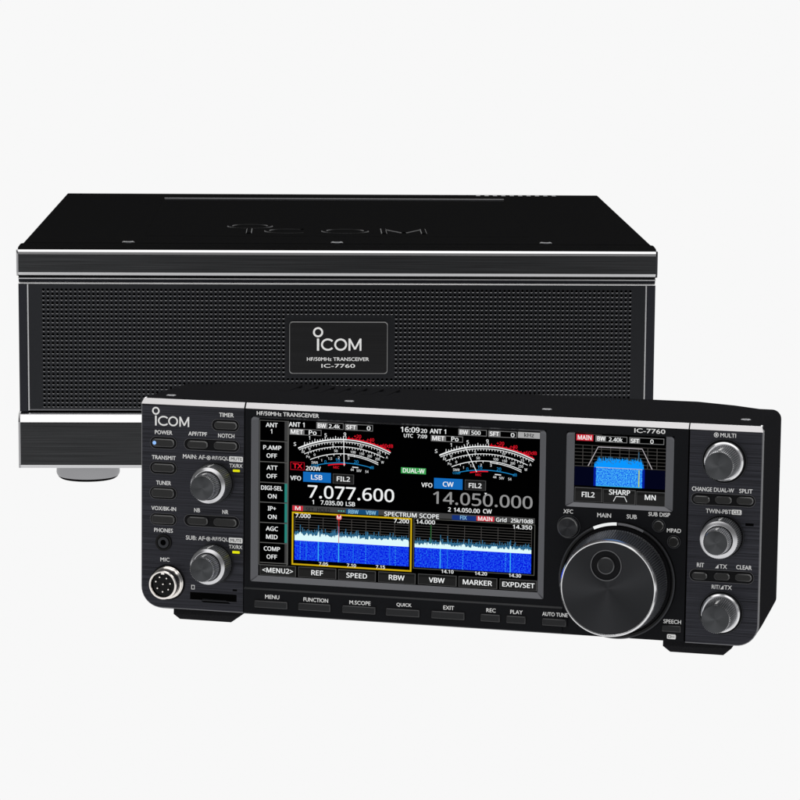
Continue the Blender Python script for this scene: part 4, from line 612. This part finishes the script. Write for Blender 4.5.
# concentric and single knobs
def recess(cx, cz, r, name='knob_bezel', parent=ctl):
    mb = MB(); mb.lathe(cx, cz, [(0, r), (-.5, r - .2), (-.5, r - .55), (-.06, r - .85)], ['rim_dark', 'rim_dark', 'groove'], 72, 'groove'); return HB(mb, name, parent)
def face(cx, cz, r, y, m, parent, name='knob_face'):
    mb = MB(); n = 64; mb.lathe(cx, cz, [(y, r), (y - .04, r * .98)], m, n, None)
    c = [(cx, y - .04, cz)]; i = len(mb.v); mb.v += c
    for j in range(n): mb.f.append((i, i - n + j, i - n + (j + 1) % n)); mb.m.append(mb.mi(m))
    return HB(mb, name, parent)
def pointer(mb, cx, cz, r, y0, y1, m='ink'):
    mb.box(cx - .5, cx + .5, y1, y0, cz + r - .1, cz + r + .12, m)
def double_knob(cx, cz, ro, ri, name='volume_knob'):
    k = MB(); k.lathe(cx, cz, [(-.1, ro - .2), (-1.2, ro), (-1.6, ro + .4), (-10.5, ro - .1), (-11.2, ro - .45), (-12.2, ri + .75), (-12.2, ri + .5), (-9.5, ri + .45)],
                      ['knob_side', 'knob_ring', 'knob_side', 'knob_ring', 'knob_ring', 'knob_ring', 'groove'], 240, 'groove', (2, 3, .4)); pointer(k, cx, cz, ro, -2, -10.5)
    k = HB(k, name); s = MB()
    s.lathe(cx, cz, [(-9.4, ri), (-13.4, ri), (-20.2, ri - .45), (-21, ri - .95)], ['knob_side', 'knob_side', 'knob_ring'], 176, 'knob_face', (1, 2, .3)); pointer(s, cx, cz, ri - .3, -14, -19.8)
    s = HB(s, 'inner_knob', k); face(cx, cz, ri - 1.0, -21.02, 'knob_face', k)
def single_knob(cx, cz, rf, name):
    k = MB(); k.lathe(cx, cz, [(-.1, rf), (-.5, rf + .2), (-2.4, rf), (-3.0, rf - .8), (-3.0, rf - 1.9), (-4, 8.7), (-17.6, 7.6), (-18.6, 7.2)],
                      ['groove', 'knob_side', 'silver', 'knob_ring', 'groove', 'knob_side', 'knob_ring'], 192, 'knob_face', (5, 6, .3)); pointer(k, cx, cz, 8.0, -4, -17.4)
    k = HB(k, name); face(cx, cz, 7.15, -18.62, 'knob_face', k)
for cx, cz in ((-128.0, 71.9), (-128.0, 27.4)): recess(cx, cz, 11.3); double_knob(cx, cz, 10.2, 7.4)
recess(149.9, 57.8, 11.7); double_knob(149.9, 57.8, 10.2, 7.1, 'filter_knob')
recess(150.2, 97.5, 11.9); single_knob(150.2, 97.5, 10.2, 'menu_knob')
recess(150.4, 17.6, 11.7); single_knob(150.4, 17.6, 10.2, 'menu_knob')
# small round buttons
def round_button(cx, cz, R0, r1, y, m='button_dark'):
    mb = MB(); mb.lathe(cx, cz, [(0, R0), (-.6, R0 - .15), (-.6, R0 - .5), (-.05, R0 - .8)], ['gloss_black', 'rim_dark', 'groove'], 48, 'groove'); b = HB(mb, 'round_button')
    mb = MB(); mb.lathe(cx, cz, [(-.1, r1), (-y, r1 - .05), (-y - .5, r1 - .55)], [m, 'button_edge'], 48, 'knob_face_big' if m != 'gloss_black' else m); HB(mb, 'button_cap', b)
round_button(68.6, 58.6, 6.4, 5.4, 3.4, 'knob_big_side')
round_button(116.58, 61.84, 3.7, 2.8, 1.4, 'gloss_black'); round_button(124.8, 53.7, 3.7, 2.8, 1.4, 'gloss_black')
# big tuning dial
BX, BZ = 94.96, 31.4
mb = MB(); mb.lathe(BX, BZ, [(0, 31.4), (-1.3, 31.0), (-1.5, 30.2), (-1.4, 29.2), (-.4, 28.6), (-.4, 27.6)], ['gloss_black', 'rim_dark', 'gloss_black', 'groove', 'groove'], 128, 'groove'); dr = HB(mb, 'dial_surround')
def arcband(a0, a1, r0, r1, m, nm):
    mb = MB(); pts = arc(BX, BZ, r0, a0, a1, 16) + arc(BX, BZ, r1, a1, a0, 16); mb.flat(pts, -1.58, m); HB(mb, nm, dr)
arcband(91, 115, 29.4, 31.0, 'w', 'band_lamp'); arcband(63, 89.5, 29.6, 30.8, 'edge_grey', 'band_lamp')
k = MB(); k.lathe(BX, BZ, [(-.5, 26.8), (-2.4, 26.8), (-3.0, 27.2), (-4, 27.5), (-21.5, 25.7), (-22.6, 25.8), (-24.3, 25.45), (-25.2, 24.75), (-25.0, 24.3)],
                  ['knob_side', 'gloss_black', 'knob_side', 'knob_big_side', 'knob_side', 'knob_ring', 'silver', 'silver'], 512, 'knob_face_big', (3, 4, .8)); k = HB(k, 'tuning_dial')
face(BX, BZ, 24.3, -25.03, 'knob_face_big', k)
mb = MB(); dx, dz = BX - 1.1, BZ + 12.2
mb.lathe(dx, dz, [(-25.05, 8.4), (-25.6, 8.2), (-25.6, 7.7), (-25.1, 7.3), (-25.1, 4.6), (-26.2, 4.5), (-26.5, 4.0), (-26.3, 3.2)], ['bezel_line', 'bezel_line', 'groove', 'groove', 'rim_dark', 'bezel_line', 'button_black'], 64, 'button_black'); HB(mb, 'finger_rest', k)
# headphone jack and microphone socket
mb = MB(); mb.lathe(-156.9, 37.4, [(0, 4.7), (-.9, 4.6), (-.9, 3.6), (-.3, 3.4), (-.3, 3.2), (-1.1, 3.1), (-1.1, 1.6), (-.1, 1.5)], ['gloss_black', 'gloss_black', 'groove', 'groove', 'rim_dark', 'rim_dark', 'deep_black'], 48, 'deep_black'); HB(mb, 'headphone_jack')
MX, MZ = -154.3, 15.4
mb = MB(); mb.lathe(MX, MZ, [(-.03, 9.9), (-.05, 9.2)], 'groove', 64, 'deep_black')  # black disc stands in for the shadow around the socket
mb.lathe(MX, MZ, [(-.1, 8.9), (-1.0, 8.9), (-1.4, 8.5), (-1.9, 8.5), (-2.3, 8.8), (-2.8, 8.8), (-3.2, 8.3), (-3.6, 8.0), (-9.0, 7.9), (-9.5, 7.5), (-9.5, 6.9), (-9.0, 6.6), (-7.6, 6.6)], ['nickel'] * 11 + ['deep_black'], 72, 'gloss_black'); mic = HB(mb, 'microphone_socket')
for px, pz in ((-1.75, 4.25), (-3.9, 1.75), (-3.0, -1.9), (0, -3.7), (3.25, -2.3), (4.3, 1.0), (2.2, 3.8), (.2, .5)):
    mb = MB(); mb.lathe(MX + px, MZ + pz, [(-7.5, .62), (-9.0, .62), (-9.4, .4)], 'nickel', 12, 'nickel'); HB(mb, 'pin', mic)
mb = MB(); mb.box(MX - .9, MX + .9, -9.3, -7.6, MZ + 5.9, MZ + 6.8, 'nickel'); HB(mb, 'key_tab', mic)
# feet
def foot(x0, x1, b0, b1, y0, y1, zt):
    mb = MB(); zb = lambda y: -6.02 + 0.0281 * y
    q = lambda a, b, y, z: (a, y, z)
    top = [(x0, y0, zt), (x1, y0, zt), (x1, y1, zt), (x0, y1, zt)]; mid = [(x0, y0 - .5, zb(y0) + 3.2), (x1, y0 - .5, zb(y0) + 4.2), (x1, y1, zb(y1) + 4.2), (x0, y1, zb(y1) + 3.2)]
    bot = [(b0, y0 + 1, zb(y0)), (b1, y0 + 1, zb(y0)), (b1, y1 - 1, zb(y1)), (b0, y1 - 1, zb(y1))]
    mb.rings([top, mid, bot], 'body_black', 'body_black', 'body_black'); HB(mb, 'foot')
foot(-152.2, -114, -148.6, -119.9, 3.5, 17, 2.5); foot(119.6, 156, 123.3, 151.5, 3.5, 17, 2.5)
foot(-150, -122, -147, -125, 56, 68, 12); foot(122, 150, 125, 147, 56, 68, 12)

# ================================================================== displays
def display(x0, x1, z0, z1, ix0, ix1, iz0, iz1, name):
    mb = MB()
    o_ = [(x, -.25, z) for x, z in rbox(x0, x1, z0, z1, .8, .8, 2.2, 2.2, 4)]; n_ = len(o_)
    o0 = [(x, .1, z) for x, z in rbox(x0 - .1, x1 + .1, z0 - .1, z1 + .1, .8, .8, 2.2, 2.2, 4)]
    i_ = [(x, 1.45, z) for x, z in rbox(ix0, ix1, iz0, iz1, .2, .2, .4, .4, 4)]
    i2 = [(x, 1.75, z) for x, z in rbox(ix0, ix1, iz0, iz1, .2, .2, .4, .4, 4)]
    mb.rings([o0, o_, i_, i2], ['rim_dark', 'frame_grey', 'deep_black'])
    f = HB(mb, name, smooth=False)
    mb = MB(); mb.rect((ix0 + ix1) / 2, (iz0 + iz1) / 2, ix1 - ix0 + 1, iz1 - iz0 + 1, 1.5, 'screen_off'); HB(mb, 'screen', f)
    return f
md = display(-107.1, 55.6, 18.9, 109.2, -103.2, 52.0, 22.0, 108.0, 'main_display')
sd = display(66.6, 123.7, 69.4, 109.1, 70.6, 119.2, 71.6, 108.5, 'small_display')
Y1, Y2, Y3, Y4 = 1.44, 1.40, 1.36, 1.32
def soft_key(cx, cz, w_, h_, parent):
    mb = MB(); mb.rect(cx, cz, w_, h_, Y1, 'keyedge'); mb.rect(cx - .1, cz - .15, w_ - .7, h_ - .7, Y2, 'key'); mb.rect(cx, cz + h_ * .33, w_ - .9, h_ * .22, Y3, 'keytop'); HB(mb, 'touch_key', parent, smooth=False, recalc=False)
def lit(rects, texts, parent):
    mb = MB()
    for n, cx, cz, w_, h_, m in rects:
        if n == 'key': soft_key(cx, cz, w_, h_, parent)
        elif n == 'box': mb.outline(cx, cz, w_, h_, .3, Y3, m)
        elif n == 'fill': mb.rect(cx, cz, w_, h_, Y2 if m != 'bar' else Y1, m)
        elif n in ('cellbar', 'sep', 'vsep', 'yl'): mb.rect(cx, cz, w_, h_, Y2 if n != 'cellbar' else Y1, m)
    HB(mb, 'screen_graphics', parent, smooth=False, recalc=False)
    for grp in ([texts] if len(texts) > 20 else [[t] for t in texts]):
        mb = MB()
        for t in grp: mb.text(t[0], t[1], t[2], t[3], t[4], Y4, t[5], 0.02 if t[4] > 5 else 0.03, True)
        HB(mb, 'screen_lettering', parent, smooth=False, recalc=False)
lit(R_SCR, T_SCR, md)
mb = MB(); mb.outline(-94.9, 67.6, 16.0, 79.3, .3, Y1, 'grey5'); HB(mb, 'menu_frame', md, smooth=False, recalc=False)
mb = MB(); mb.flat([(22.3, 73.9), (23.7, 73.9), (23, 72.9)], Y4, 'w'); HB(mb, 'digit_marker', md, smooth=False, recalc=False)
# moving-needle meters drawn on the screen
def meter(cx, needle, parent):
    mb = MB(); zt_ = 98.7
    def curve(hw, top, sag, t, m, a=-1, b=1, y=Y2):
        r = (hw * hw + sag * sag) / (2 * sag)
        f = lambda u: (cx + u * hw, zt_ + top - (r - math.sqrt(max(0, r * r - (u * hw) ** 2))))
        mb.stroke([f(a + (b - a) * i / 32) for i in range(33)], t, y, m); return f
    f1 = curve(25.8, 0, 5.9, .75, 'w', -1, .06); curve(25.8, 0, 5.9, .55, 'w', .06, 1, Y3); curve(25.8, .75, 5.9, .45, 'red', .06, 1)
    f1b = curve(25.2, -1.15, 5.6, .35, 'w'); curve(25.2, -1.15, 5.6, .3, 'w', .0, 1)
    for i in range(19):
        u = -.86 + i * .056; x, z = f1(u); mb.rect(x, z + (.7 if i % 4 else 1.0), .32, 1.1 if i % 4 else 1.9, Y3, 'w') if u < .06 else None
    for i in range(12): u = .1 + i * .078; x, z = f1(u); mb.rect(x, z + 1.1, .32, .8 if i % 3 else 1.5, Y3, 'red')
    for i in range(31): u = -.92 + i * .061; x, z = f1b(u); mb.rect(x, z - .55, .28, .9 if i % 5 else 1.5, Y3, 'w')
    f2 = curve(22.3, -3.9, 4.9, .35, 'w')
    for i in range(27): u = -.9 + i * .069; x, z = f2(u); mb.rect(x, z - .5, .26, .8 if i % 4 else 1.4, Y3, 'w')
    f3 = curve(19.0, -7.7, 4.0, .4, 'w'); curve(19.0, -8.5, 4.2, .35, 'w', .1, 1)
    for u in (-.75, -.5, -.3, -.1, .12, .3): x, z = f3(u); mb.rect(x, z - .6, .28, 1.0, Y3, 'w')
    f4 = curve(15.2, -12.6, 1.9, .42, 'meterblue')
    curve(9.0, -13.3, 1.0, .6, 'red', -1.0, .1); mb.stroke([(cx + 4.6, zt_ - 14.6), (cx + 8, zt_ - 14.8)], .5, Y2, 'w')
    def tx(s_, x, z, w_, h_, m, b=.01): mb.text(s_, cx + x, zt_ + z, w_, h_, Y4, m, b, True)
    tx('S', -27.6, -3.7, 1.3, 2, 'w'); tx('1', -19.5, 0.0, .9, 2, 'w'); tx('5', -10.4, 1.9, 1.2, 2, 'w'); tx('9', 0.3, 2.9, 1.3, 2.1, 'w')
    tx('+20', 7.4, 2.1, 4.0, 1.8, 'red'); tx('+40', 14.6, .6, 4.0, 1.8, 'red'); tx('+60dB', 23.4, -2.2, 7.4, 1.9, 'red')
    for s_, x, z, w_ in (('Id', -23.0, -7.6, 1.6), ('0', -19.3, -6.0, .9), ('5', -6.2, -3.3, 1.0), ('10', 9.2, -3.4, 1.8), ('15', 19.4, -6.4, 1.8), ('A', 23.8, -8.4, 1.1),
                         ('Po', -20.1, -10.2, 2.0), ('0', -16.5, -9.0, .9), ('50', -4.6, -6.3, 1.9), ('100', 5.0, -6.5, 2.8), ('150', 9.8, -7.2, 2.6), ('200', 14.2, -8.2, 2.6), ('250', 18.6, -9.6, 2.6), ('W', 21.4, -11.2, 1.5),
                         ('SWR', -16.4, -13.2, 3.6), ('1', -12.6, -11.8, .8), ('1.5', -7.8, -10.6, 2.2), ('2', -3.0, -10.0, 1.0), ('3', 2.4, -9.9, 1.0), ('44', 4.6, -16.0, 1.8), ('50V', 8.4, -16.4, 2.7), ('54', 12.8, -16.7, 1.8)):
        tx(s_, x, z, w_, 1.35, 'w', .006)
    tx('COMP', -16.2, -14.9, 4.2, 1.3, 'meterblue'); tx('0', -10.4, -12.5, 1.1, 1.7, 'meterblue'); tx('10', -3.5, -11.2, 2.4, 1.8, 'meterblue'); tx('20', 6.8, -11.7, 2.4, 1.8, 'meterblue'); tx('dB', 15.5, -14.3, 2.2, 1.6, 'meterblue'); tx('MIC', -4.3, -15.2, 3.2, 1.3, 'red')
    (a, b), (c, d) = needle; mb.stroke([(cx + a, zt_ + b), (cx + c, zt_ + d)], .38, Y4 - .02, 'w'); HB(mb, 'meter_scale', parent, smooth=False, recalc=False)
meter(-55.3, ((-.4, 2.0), (.1, -14.2)), md); meter(23.2, ((-12.4, .6), (-5.3, -13.8)), md)
# spectrum scopes
def scope(x0, x1, ndiv, bandtop, bright, seed, marker, parent):
    rnd = random.Random(seed); W = x1 - x0; gz0, gz1 = 45.5, 55.6
    mb = MB()
    for i in range(8): z = gz1 - i * 1.45; mb.rect((x0 + x1) / 2, z, W, .28, Y1, 'gr')
    for i in range(ndiv + 1): mb.rect(x0 + W * i / ndiv, 50.5, .3, 10.4, Y1, 'gr')
    n = 150; dx = W / n
    for i in range(n):
        x = x0 + (i + .5) * dx; h = rnd.random() ** 3 * 2.6 + 0.6
        for bx, hh, m in bright:
            if abs(x - x0 - bx) < dx * .8: h += hh
        mb.rect(x, bandtop + h / 2 - .6, dx * 1.02, h + 1.2, Y2, 'spike')
    HB(mb, 'scope_grid', parent, smooth=False, recalc=False)
    mb = MB(); pts = []
    for i in range(n + 1):
        b_ = bandtop - .6 + rnd.uniform(-1.0, .8)
        for bx, hh, m in bright:
            if abs(i * dx - bx) < dx * .7: b_ += hh * .75
        pts.append((x0 + i * dx, b_))
    for p, q in zip(pts, pts[1:]): mb.flat([(p[0], 42.5), (q[0], 42.5), q, p], Y3, 'wband')
    HB(mb, 'spectrum_trace', parent, smooth=False, recalc=False)
    mb = MB(); mb.rect((x0 + x1) / 2, 37.15, W, 10.7, Y1, 'wf')
    for bx, hh, m in bright:
        if m == 'dots':
            for j in range(9): mb.rect(x0 + bx, 32.4 + j * 1.15 + rnd.uniform(-.2, .2), .35, .5, Y3, 'cyan')
        else: mb.rect(x0 + bx, 37.15, .5 if m == 'cyan' else .35, 10.6, Y2, m)
    for j in range(int(40)): mb.rect(x0 + rnd.uniform(0, W * .6 if ndiv == 8 else W * .25), rnd.uniform(32, 42.2), .3, rnd.uniform(.3, .9), Y3, 'midblue')
    HB(mb, 'waterfall', parent, smooth=False, recalc=False)
scope(-82.7, -18.8, 8, 46.6, ((5.0, 0, 'faintblue'), (9.5, .2, 'faintblue'), (16, .3, 'midblue'), (21.5, 0, 'faintblue'), (27, .3, 'faintblue'), (33, .2, 'midblue'), (47, .2, 'faintblue'), (3.2, 2.5, 'dots'), (6.6, .8, 'midblue'), (13.4, 2.2, 'cyan'), (24.8, 2.0, 'cyan'), (19, 0, 'faintblue'), (29, .5, 'faintblue'), (36, 1.0, 'faintblue'), (40, .5, 'dots'), (42, .4, 'faintblue'), (53.4, 1.2, 'midblue'), (56.5, .4, 'dots')), 3, None, md)
scope(-15.6, 48.3, 7, 45.4, ((14.2, 2.6, 'cyan'), (18.2, 1.6, 'midblue'), (9.4, 0, 'faintblue'), (26.6, .3, 'dots'), (50.0, .8, 'dots'), (52.6, 2.6, 'cyan'), (54.6, .9, 'faintblue')), 9, None, md)
mb = MB(); mb.outline(-50.75, 43.55, 67.1, 29.1, .85, Y2, 'y'); mb.outline(16.9, 44.6, 66.5, 27.4, .35, Y1, 'g')
mb.rect(-57.85, 49.0, .3, 13.5, Y4, 'redm'); mb.rect(-57.85, 46.2, .35, 3.2, Y4 - .02, 'pinkline'); mb.flat(circle(-57.8, 56.4, 1.6, 24), Y4 + .01, 'redm'); mb.rect(-6.7, 50, .35, 10, Y3, 'greenline')
for i in range(3): mb.rect(-58.0 + i * 1.4, 59.9, .8, .7, Y4, 'green2')
HB(mb, 'scope_frame', md, smooth=False, recalc=False)
# small display: pass-band scope
lit(R_SMALL, T_SMALL, sd)
mb = MB(); x0, x1, zt_, zb_ = 70.75, 119.1, 102.1, 91.0
for i in range(7): mb.rect((x0 + x1) / 2, zt_ - i * (zt_ - zb_) / 6, x1 - x0, .3, Y1, 'gr')
for i in range(10): mb.rect(x0 + 4.3 + i * 4.93, (zt_ + zb_) / 2, .35, zt_ - zb_, Y1, 'gr')
mb.rect(80.5, 107.9, 9, .3, Y2, 'gr'); mb.rect((x0 + x1) / 2, 85.6, x1 - x0, 9.9, Y1, 'nv'); HB(mb, 'scope_grid', sd, smooth=False, recalc=False)
mb = MB(); rnd = random.Random(5); n = 90
for i in range(n):
    u = i / n; x = 81.3 + 26.3 * u; e = min(u, 1 - u); top = 95.2 - (2.8 * (1 - min(1, e / .07))) + rnd.uniform(-.9, .7)
    mb.flat([(x, 90.6), (x + .3, 90.6), (x + .3, top), (x, top)], Y2, 'sp')
    if rnd.random() < .5: mb.rect(x + .15, top + .4, .3, 1.0, Y2, 'spike')
    if rnd.random() < .35: mb.rect(x + .15, top - rnd.uniform(.4, 1.6), .28, .9, Y3, 'spike')
mb.rect(104.9, 97.2, .35, 5, Y2, 'spike'); HB(mb, 'spectrum_trace', sd, smooth=False, recalc=False)
mb = MB(); mb.rect(94.6, 85.7, 24.6, 9.8, Y3, 'wfs'); mb.rect(81.7, 85.7, 1.3, 9.8, Y2, 'deepblue'); mb.rect(107.5, 85.7, 1.4, 9.8, Y2, 'deepblue')
mb.rect(105.2, 85.7, .55, 9, Y4, 'yl'); mb.rect(94.6, 81.0, 24, .4, Y4, 'cyan'); mb.rect(94.6, 90.7, 24.6, .3, Y4, 'pb'); HB(mb, 'waterfall', sd, smooth=False, recalc=False)
mb = MB(); mb.stroke([(78.0, 91.2), (83.2, 101.5), (106.6, 101.5), (112.1, 91.0)], .42, Y4, 'pb'); mb.stroke([(91.9, 73.1), (93.2, 75.7), (97.8, 75.7), (99.0, 73.1)], .35, Y4, 'w'); HB(mb, 'filter_outline', sd, smooth=False, recalc=False)
